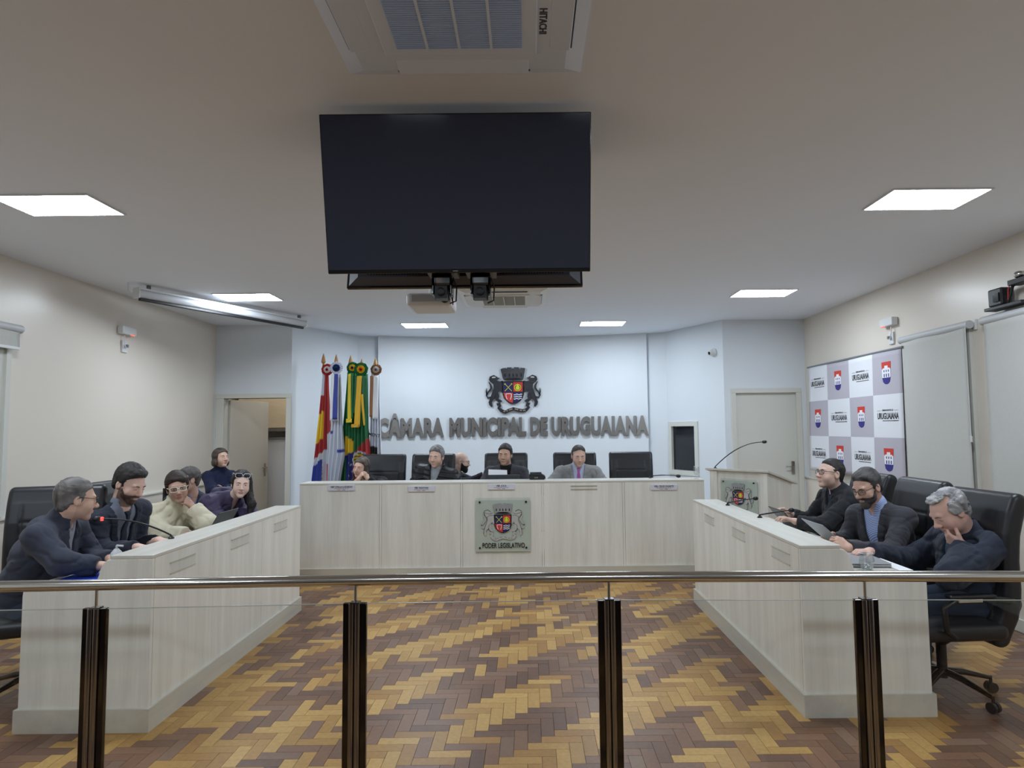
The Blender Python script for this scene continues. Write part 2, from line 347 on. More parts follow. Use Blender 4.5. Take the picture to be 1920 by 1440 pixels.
m_edge=mat('glass_edge',srgb(150,152,142),.3)
ends=[-4.27]+[p[0] for p in PX]+[3.76]
for a,bx in zip(ends[:-1],ends[1:]):
    ya,yb=ry(a),ry(bx); g=.03; q=[]
    for z in(.06,.858):
        for off in(-.004,.004):
            q+=[(a+g,ya+off,z),(bx-g,yb+off,z)]
    o=MB().add(q,[(0,2,3,1),(4,5,7,6),(0,1,5,4),(2,6,7,3),(0,4,6,2),(1,3,7,5)]).build('glass_pane',m_glass,rail)
    q=[(x,y,z) for z in(.8575,.8595) for x,y in((a+g,ya-.004),(bx-g,yb-.004),(a+g,ya+.004),(bx-g,yb+.004))]
    MB().add(q,[(0,2,3,1),(4,5,7,6),(0,1,5,4),(2,6,7,3),(0,4,6,2),(1,3,7,5)]).build('pane_edge',m_edge,o)
# ================================================================ SIGNED-DISTANCE MODELLING (numpy) + SURFACE NETS
def nrm(v): v=np.asarray(v,float); return v/max(np.linalg.norm(v),1e-9)
class Grid:
    def __init__(s,lo,hi,h):
        s.lo=np.array(lo,float); s.h=h; n=np.ceil((np.array(hi)-s.lo)/h).astype(int)+1; s.n=n
        s.ax=[s.lo[i]+h*np.arange(n[i]) for i in range(3)]; s.d=np.full(n,.2,np.float32)
    def block(s,lo,hi):
        a=np.clip(np.floor((np.array(lo)-s.lo)/s.h).astype(int),0,s.n); b=np.clip(np.ceil((np.array(hi)-s.lo)/s.h).astype(int)+1,0,s.n)
        if np.any(b<=a): return None
        sl=tuple(slice(x,y) for x,y in zip(a,b))
        X=s.ax[0][sl[0]][:,None,None].astype(np.float32); Y=s.ax[1][sl[1]][None,:,None].astype(np.float32); Z=s.ax[2][sl[2]][None,None,:].astype(np.float32)
        return sl,X,Y,Z
    def coords(s): return s.ax[0][:,None,None].astype(np.float32),s.ax[1][None,:,None].astype(np.float32),s.ax[2][None,None,:].astype(np.float32)
    def local(s,o,R):
        X,Y,Z=s.coords(); X=X-o[0];Y=Y-o[1];Z=Z-o[2]
        return [X*R[0][i]+Y*R[1][i]+Z*R[2][i] for i in range(3)]
    def put(s,prim,k=.02,sub=False,t=0.0):
        lo,hi,f=prim; m=k+2.5*s.h+abs(t)+.004
        bl=s.block(np.array(lo)-m,np.array(hi)+m)
        if bl is None: return
        sl,X,Y,Z=bl; e=f(X,Y,Z)-t; d=s.d[sl]
        if sub: e=-e; h_=np.clip(.5-.5*(d-e)/k,0,1); s.d[sl]=d+(e-d)*h_+k*h_*(1-h_)
        else: h_=np.clip(.5+.5*(d-e)/k,0,1); s.d[sl]=d+(e-d)*h_-k*h_*(1-h_)
def cone(a,ra,b,rb):
    a=np.asarray(a,float); b=np.asarray(b,float); ab=b-a; L2=max(ab.dot(ab),1e-9); r=max(ra,rb)
    def f(X,Y,Z):
        px,py,pz=X-a[0],Y-a[1],Z-a[2]; t=np.clip((px*ab[0]+py*ab[1]+pz*ab[2])/L2,0,1)
        return np.sqrt((px-t*ab[0])**2+(py-t*ab[1])**2+(pz-t*ab[2])**2)-(ra+(rb-ra)*t)
    return (np.minimum(a,b)-r,np.maximum(a,b)+r,f)
def ell(c,r,R=None):
    c=np.asarray(c,float); r=np.asarray(r,float); R=np.eye(3) if R is None else np.asarray(R,float); m=r.max()
    def f(X,Y,Z):
        px,py,pz=X-c[0],Y-c[1],Z-c[2]; k0=0;k1=0
        for i in range(3):
            q=px*R[0][i]+py*R[1][i]+pz*R[2][i]; k0=k0+(q/r[i])**2; k1=k1+(q/r[i]**2)**2
        k0=np.sqrt(k0); return k0*(k0-1)/np.maximum(np.sqrt(k1),1e-6)
    return (c-m,c+m,f)
def rbox(c,hs,rad,R=None):
    c=np.asarray(c,float); hs=np.asarray(hs,float); R=np.eye(3) if R is None else np.asarray(R,float); m=np.linalg.norm(hs)
    def f(X,Y,Z):
        px,py,pz=X-c[0],Y-c[1],Z-c[2]; o=0; mx=None
        for i in range(3):
            q=np.abs(px*R[0][i]+py*R[1][i]+pz*R[2][i])-(hs[i]-rad); o=o+np.maximum(q,0)**2; mx=q if mx is None else np.maximum(mx,q)
        return np.sqrt(o)+np.minimum(mx,0)-rad
    return (c-m,c+m,f)
_C=np.array([(i,j,k) for i in(0,1) for j in(0,1) for k in(0,1)])
_E=[(a,b) for a in range(8) for b in range(a+1,8) if np.abs(_C[a]-_C[b]).sum()==1]
def nets(g):
    d=g.d; ins=d<0; n=np.array(d.shape)-1
    cnt=np.zeros(n,np.int8)
    for c in _C: cnt+=ins[c[0]:c[0]+n[0],c[1]:c[1]+n[1],c[2]:c[2]+n[2]]
    idx=np.argwhere((cnt>0)&(cnt<8))
    if len(idx)==0: return np.zeros((0,3)),np.zeros((0,4),int)
    val=np.stack([d[idx[:,0]+c[0],idx[:,1]+c[1],idx[:,2]+c[2]] for c in _C],1)
    acc=np.zeros((len(idx),3)); w=np.zeros(len(idx))
    for a,b in _E:
        va,vb=val[:,a],val[:,b]; m=(va<0)!=(vb<0); t=np.where(m,va/np.where(m,va-vb,1),0)
        p=_C[a]+t[:,None]*(_C[b]-_C[a]); acc+=p*m[:,None]; w+=m
    V=g.lo+(idx+acc/w[:,None])*g.h
    mp=np.full(n,-1,np.int32); mp[idx[:,0],idx[:,1],idx[:,2]]=np.arange(len(idx)); Q=[]
    for ax in range(3):
        u,v=(ax+1)%3,(ax+2)%3; s0=[slice(None)]*3; s1=[slice(None)]*3; s0[ax]=slice(0,-1); s1[ax]=slice(1,None)
        A=ins[tuple(s0)]; B=ins[tuple(s1)]; e=np.argwhere(A!=B)
        ok=(e[:,u]>0)&(e[:,v]>0)&(e[:,u]<n[u])&(e[:,v]<n[v]); e=e[ok]
        if not len(e): continue
        fl=A[e[:,0],e[:,1],e[:,2]]; q=[]
        for du,dv in((-1,-1),(0,-1),(0,0),(-1,0)):
            f=e.copy(); f[:,u]+=du; f[:,v]+=dv; q.append(mp[f[:,0],f[:,1],f[:,2]])
        q=np.stack(q,1); q[~fl]=q[~fl][:,::-1]; Q.append(q[(q>=0).all(1)])
    return V,np.concatenate(Q)
def fastmesh(name,V,Q,mats,parent=None,col=None,attr='tone'):
    me=bpy.data.meshes.new(name); V=np.asarray(V,np.float32)
    me.vertices.add(len(V)); me.vertices.foreach_set('co',V.ravel()); me.loops.add(Q.size); me.loops.foreach_set('vertex_index',Q.astype(np.int32).ravel())
    me.polygons.add(len(Q)); me.polygons.foreach_set('loop_start',np.arange(0,Q.size,4,dtype=np.int32)); me.polygons.foreach_set('use_smooth',np.ones(len(Q),bool))
    for m in (mats if isinstance(mats,(list,tuple)) else [mats]): me.materials.append(m)
    me.update(calc_edges=True)
    if col is not None:
        at=me.color_attributes.new(attr,'FLOAT_COLOR','POINT'); at.data.foreach_set('color',np.asarray(col,np.float32).ravel())
    o=bpy.data.objects.new(name,me); COL.objects.link(o); o.parent=parent; return o
def noise3(X,Y,Z,f,seed=0):
    r=np.random.default_rng(seed); o=0
    for i in range(4):
        a=r.normal(size=3); a/=np.linalg.norm(a); b=r.normal(size=3); b/=np.linalg.norm(b); p=r.random(2)*6.28
        o=o+np.sin(f*(X*a[0]+Y*a[1]+Z*a[2])+p[0]+1.7*np.sin(f*.45*(X*b[0]+Y*b[1]+Z*b[2])+p[1]))
    return o/4
# ================================================================ DESKS AND BENCH
def profile(sx,x0):  # S-shaped end panel, inner face at x0, outward sign sx
    pr=[(0,0.0),(0,.912),(.222,.912),(.246,.906),(.266,.89),(.28,.862),(.289,.825),(.301,.795),(.322,.775),(.35,.768),(.655,.768),(.683,.76),(.697,.742),(.70,.715),(.70,0)]
    return [(x0+sx*u,z) for u,z in pr]
m_plinth=woodmat('pale_laminate_plinth',srgb(206,203,193),srgb(192,188,177),.45,'y')
m_clear=glassmat('acrylic',(.99,.99,.99,1),.05,.02)
m_acr=mat('acrylic_lip',srgb(196,190,172),.25)
def side_desk(sx,x0,y0,y1,seats,seams,label):
    t=thing('side_desk',label,'desk',(x0+sx*.35,(y0+y1)/2,0))
    for a in (y0,y1-.03): MB().prism(profile(sx,x0),'y',a,a+.03).build('end_panel',m_wood,t,bevel=.004)
    for a in seams: MB().prism([(x0+sx*.021,.55),(x0+sx*.021,.911)]+[q for q in profile(sx,x0)[2:] if q[1]>.5 ]+[(x0+sx*.7,.55)],'y',a-.012,a+.012).build('divider',m_wood,t,bevel=.003)
    ed=[y0+.03]+list(seams)+[y1-.03]
    for a,b in zip(ed[:-1],ed[1:]): MB().box(*sorted((x0+.0*sx,x0+sx*.02)),a+.001,b-.001,.1,.912).build('front_panel',m_wood,t)
    cuts=[y0,(seams[0]+seams[-1])/2,y1]
    for a,b in zip(cuts[:-1],cuts[1:]): MB().box(*sorted((x0-sx*.002,x0+sx*.228)),a+.0008,b-.0008,.912,.932).build('ledge',m_ledge,t,bevel=.004)
    MB().box(*sorted((x0+sx*.02,x0+sx*.69)),y0+.03,y1-.03,.74,.764).build('worktop',m_ledge,t)
    b=MB(); e=.014; xa,xb=sorted((x0-sx*e,x0+sx*.7+sx*e)); b.box(xa,xb,y0-e,y0+.02,0,.122).box(xa,xb,y1-.02,y1+e,0,.122).box(*sorted((x0-sx*e,x0+sx*.006)),y0+.02,y1-.02,0,.122); b.build('plinth',m_plinth,t)
    for s in seats:
        h=MB(); xx=sorted((x0-sx*.001,x0-sx*.006)); h.box(*xx,s-.14,s+.14,.852,.856).box(*xx,s-.14,s+.14,.79,.794)
        o=h.build('nameplate_holder',m_acr,t); MB().box(*sorted((x0-sx*.004,x0-sx*.0055)),s-.14,s+.14,.79,.856).build('clear_sleeve',m_clear,o)
    return t
side_desk(-1,-2.063,3.61,5.935,(3.93,4.70,5.46),(4.31,5.09),'long pale wood desk on the left with curved end panel')
side_desk(1,1.515,3.70,6.085,(3.99,4.78,5.54),(4.48,5.27),'long pale wood desk on the right with curved end panel')
bx0,bx1,by=-2.49,1.90,7.12; NB=5; pw=(bx1-bx0)/NB
bench=thing('council_bench','wide pale wood presiding bench below the metal lettering','bench',(-.295,7.5,0))
for i in range(NB):
    MB().box(bx0+i*pw+(.013 if i else 0),bx0+(i+1)*pw-(.013 if i<NB-1 else 0),by,by+.02,.1,1.012).build('front_panel',m_wood,bench,bevel=.002)
    if i: MB().box(bx0+i*pw-.011,bx0+i*pw+.011,by+.001,by+.02,.1,1.012).build('cover_strip',m_wood,bench,bevel=.002)
MB().box(bx0,bx1,by-.004,by+.30,1.012,1.034).build('ledge',m_ledgex,bench,bevel=.004)
MB().box(bx0+.02,bx1-.02,by+.02,by+.78,.78,.805).build('worktop',m_ledgex,bench)
for x in (bx0,bx1-.025): MB().prism([(by+.02,0),(by+.02,1.012),(by+.3,1.012),(by+.36,.86),(by+.42,.805),(by+.78,.805),(by+.78,0)],'x',x,x+.025).build('end_panel',m_wood,bench)
MB().box(bx0-.012,bx1+.012,by-.018,by+.01,0,.122).build('plinth',woodmat('pale_plinth_x',srgb(206,203,193),srgb(192,188,177),.45,'x'),bench)
struct(MB().box(-2.9,2.15,7.93,9.6,0,.1).build('platform',m_trim))
# name plates on the bench
m_plate=mat('nameplate_face',srgb(214,214,224),.3); m_ink=mat('black_ink',srgb(20,20,24),.5); m_line=mat('grey_ink',srgb(110,110,120),.5)
FR=frame((0,0,0),(1,0,0),(0,0,1),(0,-1,0))
def label_text(s,x,y,z,size,m,parent,offset=0,xs=1,name='lettering',space=1.0,fx=(1,0,0),fz=(0,-1,0),ext=.0006,wfit=None):
    me,v=textmesh(s,size,ext,offset,xs,space=space)
    if wfit:
        ww=v[:,0].max()-v[:,0].min(); k=wfit/ww; v[:,0]*=k; me.vertices.foreach_set('co',v.ravel())
    return meshobj(name,me,m,parent,frame((x,y,z),fx,(0,0,1),fz))
for x,z,s in ((-2.032,.993,'VERª STELLA LUZARDO'),(-1.166,.975,'VER. PADOVAN'),(-.301,.988,'VER. JUCA'),(1.459,.965,'VER. CELSO DUARTE')):
    z-=.012; nm={'VERª STELLA LUZARDO':'leftmost white name plate on the bench, nearest the flags','VER. PADOVAN':'white name plate below the person in the puffer jacket','VER. JUCA':'white name plate above the glass crest plaque','VER. CELSO DUARTE':'rightmost white name plate on the bench, below the empty chair side'}[s]
    t=thing('name_plate',nm,'name plate',(x,by-.02,z-.03),0,'name plates on the bench')
    MB().box(x-.145,x+.145,by-.016,by-.0015,z-.03,z+.03).build('plate',m_plate,t,bevel=.002)
    label_text(s,x,by-.0165,z+.002,.026,m_ink,t,.0006,wfit=min(.25,.0125*len(s)))
    b=MB(); 
    for k in range(7): b.box(x-.08+.023*k,x-.062+.023*k,by-.0168,by-.016,z-.010,z-.006)
    b.build('fine_print',m_line,t)
    MB().box(x-.045,x-.01,by-.0168,by-.016,z-.022,z-.017).box(x+.01,x+.04,by-.0168,by-.016,z-.022,z-.017,1).build('party_logo',[mat('logo_orange',srgb(206,120,90),.5),mat('logo_blue',srgb(70,80,150),.5)],t)
b=MB()
for z in (1.0,.99,.965,.955): b.box(.594-.145,.594+.145,by-.008,by-.001,z-.02,z-.0185)
b.build('nameplate_holder',m_acr,bench)
# ---------------------------------------------------------------- coat of arms
CR=dict(crown=[(590,270),(640,247),(708,240),(712,272),(735,272),(735,232),(835,228),(838,262),(890,262),(892,225),(1000,230),(1005,272),(1035,272),(1040,238),(1140,250),(1102,470),(1090,503),(980,512),(870,516),(750,510),(652,500),(640,470)],
 shield=[(615,540),(1115,540),(1110,830),(1080,920),(1020,990),(945,1030),(870,1046),(790,1030),(720,985),(660,920),(632,830)],
 q1=[(648,562),(862,562),(862,787),(652,787)],q2=[(872,562),(1082,562),(1080,774),(872,774)],q3=[(655,796),(862,796),(862,1020),(800,1012),(735,970),(680,905)],q4=[(872,784),(1078,784),(1070,840),(1050,910),(1000,975),(940,1015),(872,1032)],
 lion=[(330,500),(345,450),(380,420),(440,410),(500,430),(525,455),(570,460),(545,490),(505,520),(570,540),(640,525),(625,620),(640,700),(635,800),(600,775),(570,745),(530,790),(555,830),(560,880),(545,930),(595,955),(625,980),(605,1002),(540,1000),(485,960),(470,910),(420,955),(395,1010),(412,1090),(385,1118),(335,1065),(320,1000),(350,940),(370,890),(400,800),(440,690),(430,610),(380,565),(345,530)],
 tail=[(375,890),(300,905),(275,850),(305,790),(350,740),(378,690),(365,620),(325,550)],tuft=[(285,840),(268,770),(272,690)],
 ribbon=[(500,1055),(560,1038),(578,1085),(545,1130),(600,1190),(690,1228),(765,1190),(870,1155),(990,1188),(1080,1200),(1160,1180),(1212,1120),(1170,1080),(1180,1030),(1240,1052)])
def stroke(path,w):
    L=[];Rr=[]; n=len(path)
    for i,(x,y) in enumerate(path):
        a=path[max(i-1,0)]; b=path[min(i+1,n-1)]; dx,dy=b[0]-a[0],b[1]-a[1]; l=math.hypot(dx,dy) or 1
        ww=w[i] if isinstance(w,(list,tuple)) else w
        L.append((x-dy/l*ww/2,y+dx/l*ww/2)); Rr.append((x+dy/l*ww/2,y-dx/l*ww/2))
    return L,Rr
def strokeprism(b,path,w,a,c,mi=0):
    L,Rr=stroke(path,w)
    for i in range(len(path)-1): b.prism([L[i],L[i+1],Rr[i+1],Rr[i]],'z',a,c,mi)
def xf(b,M,flip=False):
    b.v=[tuple(M@Vector(p)) for p in b.v]
    if flip: b.f=[q[::-1] for q in b.f]
    return b
def circle(cx,cy,r,n=20): return [(cx+r*math.cos(6.2832*k/n),cy+r*math.sin(6.2832*k/n)) for k in range(n)]
def coat(parent,M,s,dep,mt):
    # local units: crop pixels, origin (870,740), v up; depth dep in metres
    tr=lambda P,mir=False:[(((1740-x) if mir else x)-870,740-y) for x,y in P]
    Ms=M@Matrix.Diagonal((s,s,1,1)); 
    def put(name,b,mats): return xf(b,Ms).build(name,mats,parent)
    put('crown',MB().prism(tr(CR['crown']),'z',0,dep,0),mt['crown'])
    w=MB()
    for cx in (690,790,870,955,1050): w.prism(tr([(cx-14,440),(cx-14,385),(cx,365),(cx+14,385),(cx+14,440)]),'z',dep,dep*1.06)
    put('crown_windows',w,mt['ink'])
    bb=MB().prism(tr([(655,505),(750,470),(870,462),(990,470),(1088,505),(980,514),(870,518),(750,512)]),'z',dep,dep*1.05); put('crown_base',bb,mt['ink'])
    sh=put('shield',MB().prism(tr(CR['shield']),'z',0,dep),mt['shield'])
    for q,c in(('q1',srgb(34,36,92)),('q2',srgb(200,62,56)),('q3',srgb(206,62,58)),('q4',srgb(30,34,92))):
        xf(MB().prism(tr(CR[q]),'z',dep,dep*1.1),Ms).build('shield_quarter',mat('crest_'+q,c,.45),sh)
    y=MB(); strokeprism(y,tr([(685,760),(835,600)]),12,dep*1.1,dep*1.2); strokeprism(y,tr([(838,760),(688,600)]),12,dep*1.1,dep*1.2)
    for cx in(835,688): y.prism(tr(circle(cx,603,18,8)),'z',dep*1.1,dep*1.2)
    n=20; o_=tr(circle(970,682,78,n)); i_=tr(circle(970,682,62,n))
    for k in range(n): y.prism([o_[k],o_[(k+1)%n],i_[(k+1)%n],i_[k]],'z',dep*1.1,dep*1.2)
    y.prism(tr([(970,592),(1000,650),(1018,690),(1000,725),(970,735),(940,725),(922,690),(940,650)]),'z',dep*1.12,dep*1.22)
    xf(y,Ms).build('yellow_charge',mat('crest_yellow',srgb(222,222,60),.5),sh)
    g=MB(); g.prism(tr(circle(970,682,61,18)),'z',dep*1.1,dep*1.12); xf(g,Ms).build('charge_ground',mat('crest_green',srgb(60,90,40),.5),sh)
    wv=MB()
    for yy in(838,885,932):
        pts=[(880+ (1068-880-(yy-838)*.12)*k/12, yy+9*math.sin(k*1.05)) for k in range(13)]; strokeprism(wv,tr(pts),20,dep*1.1,dep*1.2)
    strokeprism(wv,tr([(735,945),(712,880),(708,822),(770,815),(828,822),(828,880),(806,950)]),17,dep*1.1,dep*1.2)
    xf(wv,Ms).build('white_charge',mat('crest_white',srgb(228,224,226),.5),sh)
    for mir in(False,True):
        l=MB(); l.prism(tr(CR['lion'],mir),'z',0,dep); strokeprism(l,tr(CR['tail'],mir),[30,34,36,34,38,40,34,14],0,dep); strokeprism(l,tr(CR['tuft'],mir),[34,26,6],0,dep)
        o=put('lion',l,mt['lion'])
        e=MB()
        for P_,wd in (([(350,440),(440,405),(525,455)],14),([(345,470),(420,505),(505,520)],9),([(430,610),(500,560),(600,560)],9),([(470,905),(470,850),(520,800)],9),([(400,800),(440,690),(430,610)],9),([(335,1065),(350,940),(400,800)],10),([(540,1000),(485,960),(470,910)],9),([(370,560),(350,500),(345,450)],12)): strokeprism(e,tr(P_,mir),wd,dep,dep*1.08)
        xf(e,Ms).build('outline',mt['ink'],o)
        h=MB().prism(tr([(395,445),(440,430),(490,445),(470,465),(400,468)],mir),'z',dep,dep*1.06); xf(h,Ms).build('face',mt['pale'],o)
    r=MB(); strokeprism(r,tr(CR['ribbon']),[50,56,60,66,72,74,74,74,74,74,70,66,60,56,50],0,dep); ro=put('ribbon',r,mt['ribbon'])
    k=MB()
    for i,(x0,y0,x1,y1) in enumerate(((650,1205,690,1215),(715,1205,745,1190),(770,1180,850,1155),(900,1155,980,1178),(1010,1185,1060,1195),(1085,1195,1140,1185))): strokeprism(k,tr([(x0,y0),(x1,y1)]),30,dep,dep*1.05)
    xf(k,Ms).build('motto',mt['motto'],ro)
m_cblack=mat('crest_black',srgb(46,47,54),.22,0,.6); m_cink=mat('crest_ink',srgb(18,18,22),.4); m_csilver=mat('crest_silver',srgb(196,198,198),.35,.3); m_cgrey=mat('crest_grey',srgb(150,152,154),.4)
m_mirror=mat('mirror_steel',srgb(196,196,198),.22,1)
wallcrest=thing('coat_of_arms','black wall mounted coat of arms with lions above the lettering','crest',(-.24,arc_y(-.24)-.03,2.2))
coat(wallcrest,frame((-.24,arc_y(-.24)-.012,2.222),(1,0,0),(0,0,1),(0,-1,0)),.000722,.03,dict(crown=m_cblack,shield=m_cink,lion=m_cblack,ink=m_cink,pale=m_csilver,ribbon=m_cblack,motto=mat('crest_motto',srgb(150,130,112),.4)))
# ---------------------------------------------------------------- lettering
sign=thing('wall_lettering','large mirror steel wall lettering spelling the council name','sign',(-.24,10.3,1.5))
def letters(word,xa,xb):
    full,_=textmesh(word,.378,0,.022,1,'LEFT',1.06); v=np.empty(len(full.vertices)*3); full.vertices.foreach_get('co',v); v=v.reshape(-1,3); a0,a1=v[:,0].min(),v[:,0].max(); bpy.data.meshes.remove(full)
    k=(xb-xa)/(a1-a0); pos=0
    for i,ch in enumerate(word):
        pre,_v=textmesh(word[:i+1],.378,0,.022,1,'LEFT',1.06); pv=_v.copy() if len(_v) else None; 
        one,ov=textmesh(ch,.378,.012,.022,1,'LEFT',1.06)
        bpy.data.meshes.remove(pre)
        x1=pv[:,0].max(); shift=x1-ov[:,0].max(); ov[:,0]=(ov[:,0]+shift-a0)*k+xa; xc=(ov[:,0].min()+ov[:,0].max())/2
        ov[:,1]=ov[:,1]*1.0; one.vertices.foreach_set('co',ov.ravel())
        t=arc_n(xc); nn=Vector((t.y,-t.x,0)); y=arc_y(xc)-.028
        ov[:,0]-=xc; one.vertices.foreach_set('co',ov.ravel()); meshobj('letter',one,m_mirror,sign,frame((xc,y,1.507),t,(0,0,1),nn))
letters('CÂMARA',-2.335,-1.34); letters('MUNICIPAL',-1.262,-.035); letters('DE',.026,.31); letters('URUGUAIANA',.365,1.86)
# ---------------------------------------------------------------- glass plaques
m_plaque=glassmat('plaque_glass',(.97,.985,.975,1),.08,.05)
m_frost=mat('plaque_backing',srgb(206,214,206),.35)
def plaque(name,label,c,fx,fz,k=1.0):
    fx,fz=Vector(fx),Vector(fz); t=thing(name,label,'plaque',c); M=frame(c,fx,(0,0,1),fz)
    def loc(b): return xf(b,M)
    w,h=.296*k,.29*k
    loc(MB().box(-w,w,-h*.92,h*.96,.012,.016)).build('frosted_backing',m_frost,t)
    loc(MB().box(-w,w,-h,h*1.06,.018,.024)).build('glass_plate',m_plaque,t)
    for sx in(-1,1):
        for sz in(-.78,.9): xf(MB().lathe([(.011*k,0),(.011*k,.028),(.004,.031)],(0,0,0),12),M@Matrix.Translation((sx*.25*k,h*sz,0))).build('standoff',m_darkchrome,t)
    coat(t,M@Matrix.Translation((0,.05*k,.026)),.000386*k,.004,dict(crown=m_cgrey,shield=m_cink,lion=m_csilver,ink=m_cink,pale=m_csilver,ribbon=m_csilver,motto=m_cgrey))
    me,v=textmesh('PODER LEGISLATIVO',.075*k,.001,.0012,1); ww=v[:,0].max()-v[:,0].min(); v[:,0]*=.455*k/ww; me.vertices.foreach_set('co',v.ravel())
    meshobj('lettering',me,m_cink,t,M@Matrix.Translation((0.005*k,-.226*k,.026)))
plaque('crest_plaque','glass plaque with coloured crest on the front of the bench',(-.286,by,.553),(1,0,0),(0,-1,0))
# ---------------------------------------------------------------- podium
th=math.radians(50); pf=Vector((math.cos(th),-math.sin(th),0)); pn=Vector((-math.sin(th),-math.cos(th),0)); pc=Vector((1.97,7.15,0))
def pod(u,v,z): q=pc+pf*u-pn*v; return (q.x,q.y,z)
podium=thing('lectern','pale wood lectern with slanted top beside the right desk','lectern',pod(.34,.24,0))
def pbox(u0,u1,v0,v1,z0,z1):
    return MB().add([pod(u,v,z) for z in(z0,z1) for v in(v0,v1) for u in(u0,u1)],[(0,2,3,1),(4,5,7,6),(0,1,5,4),(2,6,7,3),(0,4,6,2),(1,3,7,5)])
def pside(u0,u1):
    P_=[(0,0),(0,1.125),(.48,1.0),(.48,0)]; vs=[pod(u,v,z) for u in(u0,u1) for v,z in P_]
    return MB().add(vs,[(0,1,2,3),(7,6,5,4)]+[(i,4+i,4+(i+1)%4,(i+1)%4) for i in range(4)])
for u in ((0,.09),(.60,.68)): pside(*u).build('side_panel',m_wood,podium,bevel=.003)
pbox(.09,.60,.025,.045,.05,1.12).build('front_panel',m_wood,podium)
vs=[pod(u,v,z+dz) for dz in(0,.022) for u in(-.035,.715) for v,z in((-.03,1.134),(.55,.985))]
MB().add(vs,[(0,1,3,2),(4,6,7,5),(0,4,5,1),(2,3,7,6),(0,2,6,4),(1,5,7,3)]).build('slanted_top',m_ledge,podium,bevel=.003)
pbox(-.015,.695,-.015,.495,0,.1).build('plinth',m_plinth,podium)
pp=pc+pf*.345-pn*.026; plaque('lectern_plaque','small glass crest plaque on the front of the lectern',(pp.x,pp.y,.83),tuple(pf),tuple(pn),.72)
# ---------------------------------------------------------------- television pair on a ceiling pole
tv=thing('television','large black television hanging from the ceiling, screen facing the railing','television',(-.318,2.95,2.3))
def slab(x0,x1,bot,top,th0,nrmy):
    b=Vector((0,bot[0],bot[1])); t=Vector((0,top[0],top[1])); up=(t-b).normalized(); n=Vector((0,up.z,-up.y))*nrmy
    return b,t,up,n
B0=(3.012,2.334); T0=(2.85,3.028)
def panel(x0,x1,B_,T_,d0,d1,grow=0):
    b_=Vector((0,B_[0],B_[1])); t_=Vector((0,T_[0],T_[1])); up=(t_-b_).normalized(); n=Vector((0,-up.z,up.y))
    if n.y>0: n=-n
    vs=[]
    for z in(0,1):
        for d in(d0,d1):
            for x in(x0,x1):
                p_=(b_-up*grow if z==0 else t_+up*grow)+n*d; vs.append((x,p_.y,p_.z))
    return MB().add(vs,[(0,2,3,1),(4,5,7,6),(0,1,5,4),(2,6,7,3),(0,4,6,2),(1,3,7,5)])
m_screen=mat('tv_screen',srgb(55,61,82),.08,0,.5); m_tvback=mat('tv_back',srgb(70,76,92),.45)  # screen base lightened: haze of the reflected room is put into its colour
panel(-.934,.298,B0,T0,-.03,0).build('bezel',m_gblack,tv,bevel=.004)
panel(-.928,.292,(3.008,2.352),(2.851,3.022),0,.002).build('screen',m_screen,tv)
panel(-.80,.16,(2.99,2.42),(2.89,2.9),-.075,-.03).build('rear_housing',m_tvback,tv,bevel=.02)
panel(-.347,-.323,(3.0105,2.3405),(3.0095,2.3445),0,.003).build('logo',mat('tv_logo',srgb(150,154,164),.4),tv)
tv2=thing('television','second television facing the bench, seen from behind under the first','television',(-.318,3.4,2.3))
B2=(3.35,2.34); T2=(3.5,3.03)
def pback(x0,x1,z0,z1,d0,d1,x0b=None,x1b=None,z0b=None,z1b=None):
    b_=Vector((0,B2[0],B2[1])); up=(Vector((0,T2[0],T2[1]))-b_).normalized(); n=Vector((0,-up.z,up.y)); n=-n if n.y>0 else n
    vs=[]
    for z,zb in((z0,z0b if z0b is not None else z0),(z1,z1b if z1b is not None else z1)):
        for d,xa,xb,zz in((d0,x0,x1,z),(d1,x0b if x0b is not None else x0,x1b if x1b is not None else x1,zb)):
            for x in(xa,xb): p_=b_+up*zz+n*d; vs.append((x,p_.y,p_.z))
    return MB().add(vs,[(0,2,3,1),(4,5,7,6),(0,1,5,4),(2,6,7,3),(0,4,6,2),(1,3,7,5)])
pback(-.94,.29,0,.70,-.02,.004).build('bezel',m_gblack,tv2,bevel=.003)
pback(-.93,.28,.01,.69,.004,.06,-.87,.22,.035,.6).build('rear_housing',m_tvback,tv2)
v=MB()
for k in range(70):
    x=-.82+k*.0145
    if abs(x+.42)<.07 or abs(x+.22)<.07: continue
    a=pback(x,x+.007,.045,.07,.06,.0625); v.add(a.v,a.f)
v.build('vent_slots',m_black,tv2)
mp=thing('ceiling_tv_mount','black ceiling pole mount holding both televisions','mount',(-.32,3.18,H))
MB().tube([(-.32,3.2,H),(-.32,3.2,2.5)],.03,14).box(-.42,-.22,3.1,3.3,H-.012,H).box(-.52,-.12,3.12,3.28,2.66,2.7).build('pole',m_black,mp)
MB().box(-.5,-.14,3.0,3.45,2.7,2.74).build('cross_arm',m_black,mp)
